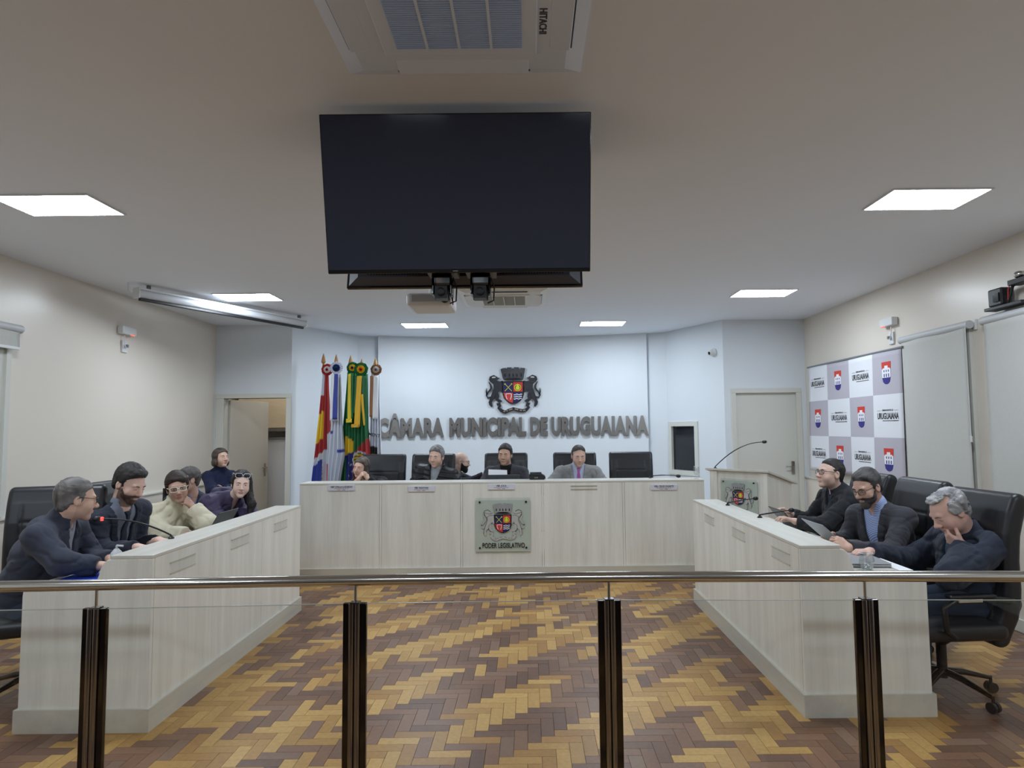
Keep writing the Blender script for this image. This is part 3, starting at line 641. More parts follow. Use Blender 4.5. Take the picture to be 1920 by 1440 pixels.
# two tracking cameras under the mount, projector behind
def ptz(x,label):
    t=thing('tracking_camera',label,'camera',(x,3.2,2.36))
    MB().box(x-.075,x+.075,3.12,3.3,2.372,2.405).build('shelf',m_grey,t,bevel=.004)
    MB().box(x-.048,x+.048,3.15,3.27,2.345,2.372).box(x-.05,x-.038,3.16,3.25,2.265,2.36).box(x+.038,x+.05,3.16,3.25,2.265,2.36).build('yoke',m_gblack,t,bevel=.004)
    h=MB().lathe([(.0,-.037),(.034,-.037),(.037,-.03),(.037,.03),(.034,.037),(0,.037)],(0,0,0),20); xf(h,Matrix.Translation((x,3.2,2.275))@Matrix.Rotation(math.pi/2,4,'Y')); h.box(x-.03,x+.03,3.13,3.2,2.238,2.3); smoothby(h.build('head',m_black,t),40)
    MB().lathe([(.02,0),(.02,.012),(.012,.014)],(0,0,0),16,R=Matrix.Rotation(math.pi/2,3,'X')).build('lens',m_black,t,world=False).location=Vector((x,3.13,2.27))-wloc(t)
    MB().tube([(x+.05,3.22,2.36),(x+.065,3.24,2.31),(x+.06,3.26,2.25),(x+.03,3.25,2.235)],.004,6).build('cable',m_black,t)
ptz(-.42,'black tracking camera under the television, left one of the pair'); ptz(-.23,'black tracking camera under the television, right one of the pair')
pj=thing('projector','white ceiling projector hanging beneath the televisions','projector',(-.6,4.05,2.33))
o=MB().box(-.735,-.46,3.9,4.2,2.352,2.432).build('body',m_wplastic,pj,bevel=.02)
MB().box(-.70,-.56,3.893,3.9,2.377,2.417).build('vent_grille',mat('projector_vent',srgb(176,178,182),.5),pj); MB().tube([(-.6,4.05,2.4),(-.6,4.05,H)],.02,12).box(-.68,-.52,3.97,4.13,H-.012,H).build('pole',m_wplastic,pj)
MB().tube([(-.5,3.91,2.395),(-.5,3.88,2.395)],[.03,.028],16).build('lens',m_gblack,pj)
c=MB()
for k in range(2): c.tube([(-.54+.02*k,3.95,2.40),(-.52+.015*k,3.9,2.44+.01*k),(-.46+.01*k,3.88,2.42),(-.45,3.9,2.36-.006*k)],.0035,6,k%2)
c.build('cable',[m_black,mat('cable_red',srgb(150,40,36),.5)],pj)
# ---------------------------------------------------------------- air conditioning cassettes
m_ac=mat('ac_plastic',srgb(222,232,250),.4); m_acgrille=mat('ac_grille',srgb(186,208,244),.5); m_dk=mat('ac_gap',srgb(60,70,90),.6)
def cassette(cx,cy,label,text=None,grille=m_acgrille,body=m_ac):
    t=thing('air_conditioner',label,'air conditioner',(cx,cy,H),0,'ceiling cassettes'); w=.475; z=H
    vs=[]; 
    for hw,zz in((w,z),(w,z-.012),(w-.07,z-.035)): vs+=[(cx-hw,cy-hw,zz),(cx+hw,cy-hw,zz),(cx+hw,cy+hw,zz),(cx-hw,cy+hw,zz)]
    fs=[(i*4+k,i*4+(k+1)%4,(i+1)*4+(k+1)%4,(i+1)*4+k) for i in range(2) for k in range(4)]+[(8,9,10,11)]
    MB().add(vs,[q[::-1] for q in fs]).build('frame',body,t)
    MB().box(cx-.29,cx+.29,cy-.29,cy+.29,z-.045,z-.034).build('panel',body,t,bevel=.004)
    g=MB().box(cx-.235,cx+.235,cy-.24,cy+.24,z-.048,z-.044)
    gr=g.build('grille',grille,t)
    s=MB()
    for k in range(40): s.box(cx-.235,cx+.235,cy-.236+k*.012,cy-.231+k*.012,z-.0505,z-.048)
    s.build('louvre_slats',grille,gr)
    r=MB()
    for k in (-.12,0,.12): r.box(cx+k-.005,cx+k+.005,cy-.24,cy+.24,z-.053,z-.048)
    r.build('grille_rib',body,gr)
    for dx,dy in((1,0),(-1,0),(0,1),(0,-1)):
        a,bq=(.04,.26) if dx else (.26,.04); x,y=cx+dx*.378,cy+dy*.378
        MB().box(x-a-.006,x+a+.006,y-bq-.006,y+bq+.006,z-.034,z-.026).build('outlet_gap',m_dk,t)
        M_=Matrix.Translation((x,y,z-.036))@Matrix.Rotation(math.radians(9*(dx or 0)),4,'Y')@Matrix.Rotation(math.radians(-9*dy),4,'X')
        xf(MB().box(-a,a,-bq,bq,-.006,.004),M_).build('flap',body,t,bevel=.003)
    if text:
        me,v=textmesh(text,.038,.0005,.0008,1); meshobj('lettering',me,m_dk,t,frame((cx+.299,cy+.10,z-.0362),(0,1,0),(1,0,0),(0,0,-1)))
cassette(-.245,2.12,'ceiling air conditioner cassette nearest the camera, above the television','HITACHI')
cassette(-.26,7.22,'far ceiling air conditioner cassette beyond the projector',None,mat('ac_grille_far',srgb(170,168,158),.5),mat('ac_plastic_far',srgb(216,214,208),.4))
# ---------------------------------------------------------------- projection screen housing
sc=thing('projection_screen','rolled-up projection screen housing hung diagonally under the ceiling','projection screen',(-3.37,7.35,2.95))
a=Vector((-3.87,6.38,2.985)); e=Vector((-2.885,8.33,2.985)); dv=(e-a).normalized(); sd=Vector((dv.y,-dv.x,0))
def sbox(u0,u1,v0,v1,z0,z1):
    return MB().add([tuple(a+dv*u+sd*v_+Vector((0,0,z))) for z in(z0,z1) for v_ in(v0,v1) for u in(u0,u1)],[(0,2,3,1),(4,5,7,6),(0,1,5,4),(2,6,7,3),(0,4,6,2),(1,3,7,5)])
Ls=(e-a).length
smoothby(MB().tube([tuple(a),tuple(e)],.048,20).build('case',mat('screen_case',srgb(206,210,216),.3),sc),50)
sbox(0,Ls,.0,.05,.03,.05).build('top_rail',m_wplastic,sc); sbox(.02,Ls-.02,-.012,.02,-.075,-.045).build('weight_bar',m_black,sc,bevel=.006)
for u in(-.012,Ls): sbox(u,u+.012,-.05,.05,-.055,.055).build('end_cap',m_wplastic,sc,bevel=.004)
for u in(.1,Ls-.1): sbox(u,u+.03,-.015,.015,.045,.1).build('hanger',m_grey,sc)
MB().tube([(-3.93,6.33,3.08),(-3.93,6.33,3.0),(-3.9,6.34,2.98)],.005,6).build('cord',m_wplastic,sc)
# ---------------------------------------------------------------- wall units, dome camera, blinds
def sensor(x,y,z,sx,label):
    t=thing('emergency_light',label,'emergency light',(x,y,z))
    MB().box(*sorted((x,x+sx*.07)),y-.12,y+.12,z-.03,z+.055).build('housing',m_wplastic,t,bevel=.01)
    MB().box(*sorted((x+sx*.062,x+sx*.074)),y+.02,y+.08,z-.034,z-.026).build('indicator',mat('red_led',srgb(230,70,50),.4,emit=1.2,ecol=(1,.15,.08,1)),t)
    MB().box(*sorted((x,x+sx*.02)),y-.045,y+.045,z-.22,z-.09).build('socket',m_wplastic,t,bevel=.006)
    MB().tube([(x+sx*.03,y-.03,z-.03),(x+sx*.04,y-.05,z-.1),(x+sx*.045,y-.03,z-.17),(x+sx*.03,y+.005,z-.15)],.005,6).build('cable',m_wplastic,t); MB().box(*sorted((x+sx*.02,x+sx*.05)),y-.012,y+.016,z-.165,z-.135).build('plug',m_grey,t)
sensor(XL,6.94,2.68,1,'white emergency light unit on the left cream wall'); sensor(XR,6.78,2.665,-1,'white emergency light unit on the right wall above the banner')
dm=thing('dome_camera','white dome security camera on the wall right of the lettering','camera',wing(.98,.0,2.64)); q=Vector(wing(1.06,0,2.645)); ax=Vector(wn)+Vector((-.25,0,-.25)); ax.normalize(); Rm=ax.to_track_quat('Z','Y').to_matrix()
smoothby(MB().lathe([(.055,0),(.058,.02),(.05,.03)],q,20,R=wn.to_track_quat('Z','Y').to_matrix()).build('base',m_wplastic,dm),40)
smoothby(MB().lathe([(.047,.0),(.046,.03),(.036,.055),(.02,.066),(0,.068)],q+wn*.02,20,R=Rm).build('turret',m_wplastic,dm),60); smoothby(MB().lathe([(.026,0),(.022,.012),(0,.014)],q+wn*.02+ax*.056,16,R=Rm).build('lens',m_gblack,dm),50)
m_blind=mat('blind_fabric',srgb(196,196,192),.85,bump=.1,bscale=300,var=.02,vscale=40); m_blindtube=mat('blind_case',srgb(196,198,200),.5)
def blind(x,sx,y0,y1,ztop,zbot,label,bracket=None):
    t=thing('roller_blind',label,'blind',(x,(y0+y1)/2,zbot)); smoothby(MB().tube([(x,y0,ztop),(x,y1,ztop)],.036,18).build('roller',m_blindtube,t),50)
    def fn(u,v_): return (x+sx*(.02+.004*math.sin(9*u+2*v_)),y0+.03+(y1-y0-.06)*u,zbot+.02+(ztop-zbot-.02)*v_)
    MB().grid(fn,24,20).build('fabric',m_blind,t,smooth=True,solid=.002)
    MB().box(*sorted((x+sx*.012,x+sx*.028)),y0+.03,y1-.03,zbot,zbot+.025).build('bottom_bar',m_wplastic,t,bevel=.004)
    for yy in(y0,y1): MB().box(*sorted((x-sx*.04,XR+.0 if sx<0 else XL)),yy-.012,yy+.012,ztop-.045,ztop+.045).build('bracket',m_wplastic,t,bevel=.004)
    MB().tube([(x+sx*.03,y0+.015,ztop),(x+sx*.03,y0+.015,ztop-.95)],.0025,6).tube([(x+sx*.03,y0+.015,ztop-.95),(x+sx*.03,y0+.015,ztop-1.0)],.009,8).build('pull_cord',m_clear if False else m_wplastic,t)
blind(3.77,-1,5.50,6.53,2.45,.93,'long grey roller blind between the logo banner and the next blind')
blind(3.77,-1,4.05,5.34,2.45,.93,'long grey roller blind at the right edge of the picture')
blind(-4.28,1,4.1,5.45,2.48,2.30,'grey roller blind rolled up at the left edge of the picture')
def wallwindow(n,x,sx,y0,y1,z0,z1):
    t=struct(thing('window_%d'%n,None,None,(x,(y0+y1)/2,z0))); b=MB(); f=.05; xa,xb=sorted((x-sx*.02,x+sx*.02))
    b.box(xa,xb,y0,y1,z0,z0+f).box(xa,xb,y0,y1,z1-f,z1)
    for yy in(y0,(y0+y1)/2-f/2,y1-f): b.box(xa,xb,yy,yy+f,z0+f,z1-f)
    b.build('window_frame',m_trim,t)
    for k in(0,1):
        ya=y0+f+k*((y1-y0)/2-f/2); MB().box(x-.004,x+.004,ya,ya+(y1-y0)/2-1.5*f,z0+f,z1-f).build('pane',mat('night_pane',srgb(205,206,198),.3),t)
wallwindow(1,XL+.015,1,4.15,5.40,.93,2.42); wallwindow(3,XR-.015,-1,5.55,6.5,.93,2.42); wallwindow(4,XR-.015,-1,4.1,5.3,.93,2.42)
wc=thing('wall_camera_rig','black camera clamp with cables on top of the right roller blind','camera',(3.76,5.05,2.5))
MB().box(3.70,3.80,4.82,5.22,2.505,2.53).build('base_plate',m_black,wc,bevel=.004); MB().box(3.70,3.79,5.02,5.17,2.53,2.67).build('body',m_black,wc,bevel=.012); MB().box(3.69,3.70,5.04,5.10,2.56,2.63).build('lens',m_gblack,wc)
MB().tube([(3.74,5.0,2.54),(3.74,4.97,2.6),(3.74,4.95,2.66),(3.74,4.88,2.68)],.012,8).build('arm',m_black,wc); MB().tube([(3.73,4.99,2.56),(3.73,4.985,2.64),(3.73,4.95,2.69)],.004,6).build('red_cable',mat('cable_red2',srgb(190,50,40),.5),wc); MB().box(3.70,3.8,4.72,4.95,2.66,2.70).build('upper_bar',m_black,wc,bevel=.004)
smoothby(MB().lathe([(.0,-.03),(.03,-.022),(.04,0),(.03,.022),(0,.03)],(3.74,4.87,2.73),16).build('chrome_knob',m_chrome,wc),60)
# ---------------------------------------------------------------- logo banner
bn=thing('logo_banner','checkered white and grey cloth banner with crest logos on the right wall','banner',(3.74,7.57,1.0)); bya,byb,bz0,bz1=8.65,6.49,1.02,2.37
def bx(u,v_): return 3.745-.012*math.sin(9.4*u+.6)*(.3+.7*(1-v_))-.02*(1-v_)
m_bw=mat('banner_white',srgb(226,228,234),.8); m_bg=mat('banner_grey',srgb(184,180,190),.8)
b=MB(); nu,nv=32,24
b.grid(lambda u,v_:(bx(u,v_),bya+(byb-bya)*u,bz0+(bz1-bz0)*v_),nu,nv)
b.m=[((i*4//nu)+(j*3//nv)+0)%2 for j in range(nv) for i in range(nu)]
o=b.build('cloth',[m_bw,m_bg],bn,smooth=True,solid=.003)
MB().tube([(3.745,bya+.03,bz1+.008),(3.745,byb-.03,bz1+.008)],.012,12).build('top_rod',m_grey,bn)
BX,BY,BZ=(0,-1,0),(0,0,1),(-1,0,0)
m_red=mat('emblem_red',srgb(206,58,46),.6); m_navy=mat('emblem_navy',srgb(46,40,128),.6); m_ew=mat('emblem_white',srgb(236,236,242),.6)
def onbanner(V,u0,v0):  # local (right, up, out) -> banner surface, following its waves
    out=[]
    for a,b_,c in V:
        y=bya+(byb-bya)*u0-a; z=bz0+(bz1-bz0)*v0+b_; u=(y-bya)/(byb-bya); v_=(z-bz0)/(bz1-bz0); out.append((bx(u,v_)-.0035-c,y,z))
    return out
def bannertext(name,txt,size,off,wfit,du,u0,v0):
    me,v_=textmesh(txt,size,.0003,off,1); v_=v_.copy(); v_[:,0]*=wfit/(v_[:,0].max()-v_[:,0].min()); v_[:,1]+=du; w_=np.array(onbanner(v_,u0,v0))-np.array(wloc(bn)); me.vertices.foreach_set('co',w_.ravel()); meshobj(name,me,m_ink,bn)
for r in range(3):
    for c_ in range(4):
        u=(c_+.5)/4; v_=1-(r+.5)/3
        if (c_+r)%2==0:
            bannertext('logo_text','URUGUAIANA',.09,.0016,.38,-.03,u,v_); bannertext('logo_caption','CÂMARA MUNICIPAL DE',.024,.0003,.2,.052,u,v_)
            b=MB().box(-.09,.19,-.052,-.046,0,.001).box(-.19,-.12,.056,.058,0,.001).box(.12,.19,.056,.058,0,.001); b.v=onbanner(b.v,u,v_); b.build('logo_rule',m_ink,bn)
        else:
            b=MB(); b.prism([(-.085,.115),(.085,.115),(.08,.04),(-.08,.04)],'z',0,.001,0)
            b.prism([(-.078,.04),(.078,.04),(.075,-.05),(-.075,-.05)],'z',0,.001,1); b.prism([(-.06,.05),(-.03,.05),(-.03,.075),(.03,.075),(.03,.05),(.06,.05),(.065,.035),(-.065,.035)],'z',.001,.002,1)
            b.prism([(-.075,-.05),(.075,-.05),(.06,-.095),(.03,-.115),(0,-.12),(-.03,-.115),(-.06,-.095)],'z',0,.001,2)
            for xx in(-.045,-.005,.035):
                b.box(xx,xx+.016,-.045,-.01,.001,.002,2); b.box(xx,xx+.014,.008,.03,.001,.002,2)
            b.v=onbanner(b.v,u,v_); b.build('emblem',[m_red,m_ew,m_navy],bn)
# ================================================================ CHAIRS
def make_chair():
    t=thing('executive_chair','x','chair',(0,0,0))
    prof=[(.205,.40),(.245,.52),(.262,.68),(.262,.84),(.275,.98),(.305,1.10),(.33,1.165)]; rad=[.055,.055,.052,.05,.05,.052,.05]
    w=.275
    def back(X,Y,Z):
        d2=None
        for (a,ra),(b_,rb) in zip(zip(prof[:-1],rad[:-1]),zip(prof[1:],rad[1:])):
            ay,az=a; dy,dz=b_[0]-ay,b_[1]-az; py,pz=Y-ay,Z-az; tt=np.clip((py*dy+pz*dz)/(dy*dy+dz*dz),0,1)
            e=np.sqrt((py-tt*dy)**2+(pz-tt*dz)**2)-(ra+(rb-ra)*tt); d2=e if d2 is None else np.minimum(d2,e)
        ww=w-.035*np.clip((.6-Z)/.2,0,1)
        qx=np.abs(X)-ww+.03; q=d2+.03
        d=np.sqrt(np.maximum(qx,0)**2+np.maximum(q,0)**2)+np.minimum(np.maximum(qx,q),0)-.03
        fr=np.clip((.26-Y)/.05,0,1)
        d=d+.012*np.exp(-((np.abs(X)-.185)/.008)**2)*fr*(Z>.45)
        for zz in(.62,.83,.99): d=d+.011*np.exp(-((Z-zz)/.008)**2)*fr*(np.abs(X)<.185)
        return d
    g=Grid((-.31,.10,.33),(.31,.42,1.24),.009); g.put(((-.3,.1,.34),(.3,.41,1.23),back),.005)
    V,Q=nets(g); fastmesh('backrest',V,Q,m_leather,t)
    g=Grid((-.32,-.32,.34),(.32,.3,.54),.010)
    g.put(rbox((0,-.03,.44),(.27,.265,.05),.045),.01); g.put(rbox((0,-.05,.475),(.2,.2,.03),.028),.03); g.put(cone((-.2,-.255,.435),.045,(.2,-.255,.435),.045),.03)
    V,Q=nets(g); fastmesh('seat',V,Q,m_leather,t)
    for s in(-1,1):
        a=MB().tube([(s*.25,.23,.60),(s*.30,.22,.63),(s*.315,.1,.645),(s*.315,-.12,.64),(s*.312,-.19,.60),(s*.30,-.17,.47),(s*.27,-.1,.425)],[.014,.016,.017,.017,.016,.015,.014],10)
        o=a.build('armrest',m_black,t,smooth=True); MB().box(s*.315-.027,s*.315+.027,-.17,.1,.652,.674).build('arm_pad',m_leather,o,bevel=.009); MB().box(s*.315-.022,s*.315+.022,-.12,.02,.632,.652).build('arm_trim',m_chrome,o,bevel=.004)
    smoothby(MB().lathe([(.028,.1),(.028,.3),(.05,.32),(.09,.36),(.09,.4),(.0,.4)],(0,0,0),18).build('gas_column',m_black,t),40)
    for k in range(5):
        an=2*math.pi*k/5+.3; c,s=math.cos(an),math.sin(an)
        l=MB(); l.tube([(.02*c,.02*s,.135),(.12*c,.12*s,.125),(.29*c,.29*s,.085)],[.028,.026,.016],10,0,.7)
        smoothby(l.build('base_leg',m_darkchrome,t),50)
        x,y=.295*c,.295*s; cs=MB().tube([(x-s*.024,y+c*.024,.031),(x-s*.006,y+c*.006,.031)],.03,14).tube([(x+s*.024,y-c*.024,.031),(x+s*.006,y-c*.006,.031)],.03,14).tube([(x,y,.04),(x,y,.095)],.009,8).tube([(x-s*.007,y+c*.007,.031),(x+s*.007,y-c*.007,.031)],.011,8)
        smoothby(cs.build('caster',m_black,t),40)
    return t
chair0=make_chair(); used=[False]
def place_chair(x,y,rz,z,label,lift=0.0,group='black leather high-back chairs'):
    t=chair0 if not used[0] else copytree(chair0)
    used[0]=True; t.location=(x,y,z); t.rotation_euler=(0,0,rz); tag(t,label,'chair',group)
    for c in t.children:
        if c.name.split('.')[0] in('backrest','seat','armrest'): c.location.z=lift
        if c.name.startswith('gas_column'): c.scale.z=1+lift/.4*1.0
    return t
HP=math.pi/2
CH=[]
place_chair(-3.05,4.12,.36,0,'black leather chair at the left edge behind the person in the hooded jacket',.035)
place_chair(-3.10,5.36,HP,0,'black leather chair behind the person in the navy suit and tie',.0)
place_chair(2.50,5.38,-HP,0,'black leather chair of the person looking up at the right desk')
place_chair(2.50,4.70,-HP,0,'black leather chair behind the person in the blue striped shirt')
place_chair(2.46,4.0,-HP+.06,0,'nearest black leather chair at right, behind the person in the navy sweatshirt',-.015)
for i,(x,rz,l) in enumerate(((-1.83,.05,'black leather chair behind the person in black, beside the flags'),(-1.215,0,'black leather chair of the person in the puffer jacket'),(-.29,0,'black leather chair of the person in the dark blazer at the bench centre'),(.585,0,'black leather chair of the person in the light grey suit'),(1.27,-.1,'empty black leather chair at the right end of the bench'))):
    place_chair(x,8.06,rz,.1,l,-.02)
# low visitor chairs hidden mostly behind people
def visitor(x,y,rz,label):
    t=thing('visitor_chair',label,'chair',(x,y,0),rz,'low visitor chairs'); 
    MB().box(-.22,.22,-.22,.22,.40,.45).build('seat',m_leather,t,bevel=.015,world=False); MB().box(-.22,.22,.2,.24,.55,.78).build('backrest',m_leather,t,bevel=.012,world=False)
    for sx in(-1,1):
        MB().tube([(sx*.2,-.2,0),(sx*.2,-.19,.41)],.012,8).build('leg',m_darkchrome,t,world=False); MB().tube([(sx*.2,.24,0),(sx*.2,.2,.41),(sx*.2,.22,.7)],.012,8).build('leg',m_darkchrome,t,world=False)
visitor(-3.02,5.52,HP,'low black chair under the person in the cream sweater'); visitor(-2.93,6.22,HP,'low black chair under the person in the purple jacket'); visitor(-3.42,6.6,HP*1.3,'low black chair under the person in a suit by the left wall'); visitor(-3.98,8.2,HP*.3,'low black chair under the person by the doorway'); visitor(-1.0,8.72,HP*.9,'low black chair under the person reaching right behind the bench')
# ================================================================ FLAGS
m_flag=mat('flag_cloth',(1,1,1,1),.75,attr='tone',sheen=.2); m_pole=mat('flag_pole',srgb(120,84,48),.45); m_brass=mat('spear_wood',srgb(168,122,66),.4)
PXM=9.0/1220
def fx(px,d=9.0): return (px-991)*d/1220
def fz(py,d=9.0): return 1.6+(806.8-py)*d/1220
W_=(.80,.82,.86); 
def flagthing(px,tip,label,edges,colf,ros,rcols,ribbons,d,seed,folds=5):
    x=fx(px,d); zt=fz(tip,d); t=thing('flag',label,'flag',(x,d,0),0,'ceremonial flags on poles')
    MB().tube([(x,d,.03),(x,d,zt-.16)],.013,10).build('pole',m_pole,t); smoothby(MB().lathe([(.0,-.2),(.014,-.2),(.02,-.185),(.012,-.17),(.014,-.15),(.032,-.12),(.02,-.06),(.003,0)],(x,d,zt),10).build('spear_tip',m_brass,t),30)
    smoothby(MB().lathe([(.16,0),(.16,.02),(.05,.04),(.03,.08),(.0,.08)],(x,d,0),20).build('base',m_pole,t),40)
    zs=[fz(e[0],d) for e in edges][::-1]; xl=[fx(e[1],d) for e in edges][::-1]; xr=[fx(e[2],d) for e in edges][::-1]
    nu,nv=40,90; rr_=random.Random(seed); ph=rr_.random()*6; cols=[]
    b=MB()
    def fn(u,v_):
        z=zs[0]+(zs[-1]-zs[0])*v_; a=np.interp(z,zs,xl); e=np.interp(z,zs,xr); w=e-a
        uu=u+.05*math.sin(2*math.pi*folds*u*1.0+ph+1.5*v_)
        return (a+w*min(max(uu,0),1), d-.035-.3*w*math.sin(math.pi*u)*.5+min(.03,.16*w)*math.sin(2*math.pi*folds*u+ph+2*(1-v_)), z+.012*math.sin(6*u))
    b.grid(fn,nu,nv)
    for j in range(nv+1):
        for i in range(nu+1):
            u,v_=i/nu,j/nv; z=zs[0]+(zs[-1]-zs[0])*v_; py=806.8-(z-1.6)*1220/d; pxx=991+np.interp(z,zs,xl)*1220/d+(np.interp(z,zs,xr)-np.interp(z,zs,xl))*1220/d*u
            c=colf(pxx,py,u); cols.append((c[0],c[1],c[2],1))
    o=b.build('cloth',m_flag,t,smooth=True,solid=.003); at=o.data.color_attributes.new('tone','FLOAT_COLOR','POINT'); at.data.foreach_set('color',np.array(cols,np.float32).ravel())
    # rosette: two pleated discs and a button
    rx,rz_,rrad=fx(ros[0],d),fz(ros[1],d),ros[2]*d/1220
    ro=None
    for k,(rad,c) in enumerate(zip((rrad,rrad*.58,rrad*.22),rcols)):
        n=40; vs=[(rx,d-.10-.014*k,rz_)]
        for i in range(n): an=2*math.pi*i/n; r_=rad*(1+.03*math.sin(9*an)); vs.append((rx+r_*math.cos(an),d-.09-.014*k+(.012 if i%2 else -.004),rz_+r_*math.sin(an)))
        mm=MB().add(vs,[(0,1+(i+1)%n,1+i) for i in range(n)]).build('rosette' if ro is None else 'rosette_layer',mat('ros_%d_%d_%d'%tuple(int(q*255) for q in c[:3]),c+(1,) if len(c)==3 else c,.6),t if ro is None else ro,solid=.002)
        if ro is None: ro=mm
    for ri,(x0,y0,x1,y1,w0,w1,c) in enumerate(ribbons):
        a_,b_=fx(x0,d),fx(x1,d); za,zb=fz(y0,d),fz(y1,d); w0*=d/1220; w1*=d/1220
        MB().grid(lambda u,v_:(a_+(b_-a_)*v_+(u-.5)*(w0+(w1-w0)*v_), d-.135-.008*ri+.004*math.sin(7*v_+9*u), za+(zb-za)*v_),6,16).build('ribbon',mat('rib_%d_%d_%d'%tuple(int(q*255) for q in c[:3]),c,.55),t,smooth=True,solid=.002)
sc3=lambda r,g,b_:srgb(r,g,b_)[:3]
RED,YEL,WHT,BLU,GRN,NAV,BRN=sc3(170,40,42),sc3(232,196,40),sc3(206,210,222),sc3(48,66,160),sc3(16,104,56),sc3(36,46,120),sc3(140,96,60)
def f1(x,y,u):
    yy=y+ (x-605)*1.0
    if y<742: return WHT if u<.45 else RED
    if yy<775: return RED
    if yy<825 : return YEL if 590<x<612 and u<.72 else RED
    if yy<850 and u<.8: return RED
    if y>845 and u<.5: return BLU if yy>862 else WHT
    if u>.72 and 865<y<897: return RED
    if .52<u<.62 and y>835: return YEL if int(y)%5<3 else sc3(60,60,40)
    return WHT
def f2(x,y,u):
    if 808<y<815 and u<.25: return BLU
    if 841<y<845 and u>.6: return BLU
    return WHT
def f3(x,y,u):
    if (x-640)*.35+815<y<(x-640)*-.1+860 and u>.25 : return YEL if y<852-(x-655)*.6 else NAV
    if y>=850 and u>.3: 
        if abs((y-840)-(x-655)*1.4-2)<4: return WHT
        if (int(x*7)+int(y*3))%23==0: return WHT
        return NAV
    return GRN
def f4(x,y,u):
    if y>842-(x-668)*1.25+8: 
        r2=((x-680)/14)**2+((y-862)/16)**2
        if .75<r2<1.15: return WHT
        if r2<.75: return YEL if (int(y)%6)<3 else sc3(50,70,50)
        return RED
    return GRN
def f5(x,y,u):
    if y>838 and abs(x-703)<7+ (y-838)*.2 and y<852: return sc3(20,20,24)
    if y>=848: return sc3(176,140,72)
    return WHT
flagthing(606,661,'tricolour red, yellow and blue flag, leftmost of the five',[(700,606,617),(730,604,618),(780,600,621),(840,594,624),(905,586,627),(960,580,634)],f1,(617,693,11),[RED,sc3(226,214,214),RED],[],9.05,1,4)
flagthing(630,663,'white flag with blue and white rosette, second from the left',[(700,626,641),(750,624,642),(790,623,644),(850,618,649),(905,616,640),(960,614,646)],f2,(634,690,12),[WHT,NAV,sc3(40,110,90)],[(633.5,702,632,788,14,15,(.75,.77,.82,1)),(636,702,634,786,7,9,srgb(52,66,150))],8.9,2,4)
flagthing(657,665,'green flag with yellow diamond and blue disc',[(698,653,668),(750,650,672),(800,646,674),(850,643,678),(905,640,686),(960,636,690)],f3,(664,690,11),[GRN,YEL,NAV],[(662,700,662,785,12,12,srgb(22,110,60)),(660.5,702,661,789,5,7,srgb(232,204,50)),(660.5,785,660.5,792,11,11,srgb(232,204,50))],9.02,3,5)
flagthing(678,672,'green and red flag with large green and yellow rosette',[(700,668,690),(750,668,691),(800,667,692),(845,666,696),(880,664,699),(960,662,704)],f4,(680,693,13),[GRN,sc3(224,176,40),sc3(190,60,50)],[(680,706,679,775,22,22,srgb(20,96,54)),(679,706,675,800,9,11,srgb(226,176,44)),(684,740,689,798,5,3,srgb(226,176,44)),(672,795,672,801,14,14,srgb(214,160,40))],8.95,4,4)
flagthing(704,670,'white flag with brown and white rosette, rightmost of the five',[(700,698,713),(750,697,714),(800,697,716),(850,696,718),(905,694,722),(960,692,724)],f5,(708,694,10.5),[BRN,sc3(200,196,192),sc3(150,120,90)],[(702,706,701,782,7,7,srgb(150,104,66)),(709,706,708,786,8,9,(.78,.8,.84,1))],9.0,5,4)
fl5=[o for o in bpy.data.objects if o.name.startswith('flag') and o.parent is None and o.type=='EMPTY'][-1]
me,_=textmesh('MENT',.062,.0005,.001,1); meshobj('flag_lettering',me,m_ink,fl5,frame((fx(707),8.84,fz(818)),(.97,0,-.2),(.2,0,.97),(0,-1,0)))
# ================================================================ SMALL THINGS
def laptop(x,y,z,rz,tilt,label,w=.34,dp=.23,lid=m_black,closed=False):
    t=thing('laptop',label,'laptop',(x,y,z),rz); b_=MB().box(-w/2,w/2,-dp/2,dp/2,0.001,.016).build('base',lid,t,bevel=.004,world=False)
    if closed: MB().box(-w/2,w/2,-dp/2,dp/2,.017,.024).build('lid',lid,t,bevel=.003,world=False); return t
    MB().box(-w/2+.03,w/2-.03,-.03,dp/2-.02,.016,.0175).build('keyboard',m_black,t,world=False)
    M_=Matrix.Translation((0,dp/2,.014))@Matrix.Rotation(tilt,4,'X'); xf(MB().box(-w/2,w/2,-.006,.0,0,dp),M_).build('lid',lid,t,bevel=.003,world=False); xf(MB().box(-w/2+.01,w/2-.01,-.0072,-.006,.012,dp-.01),M_).build('screen',m_gblack,t,world=False)
    return t
m_laptopgrey=mat('laptop_grey',srgb(158,160,164),.4,.2)
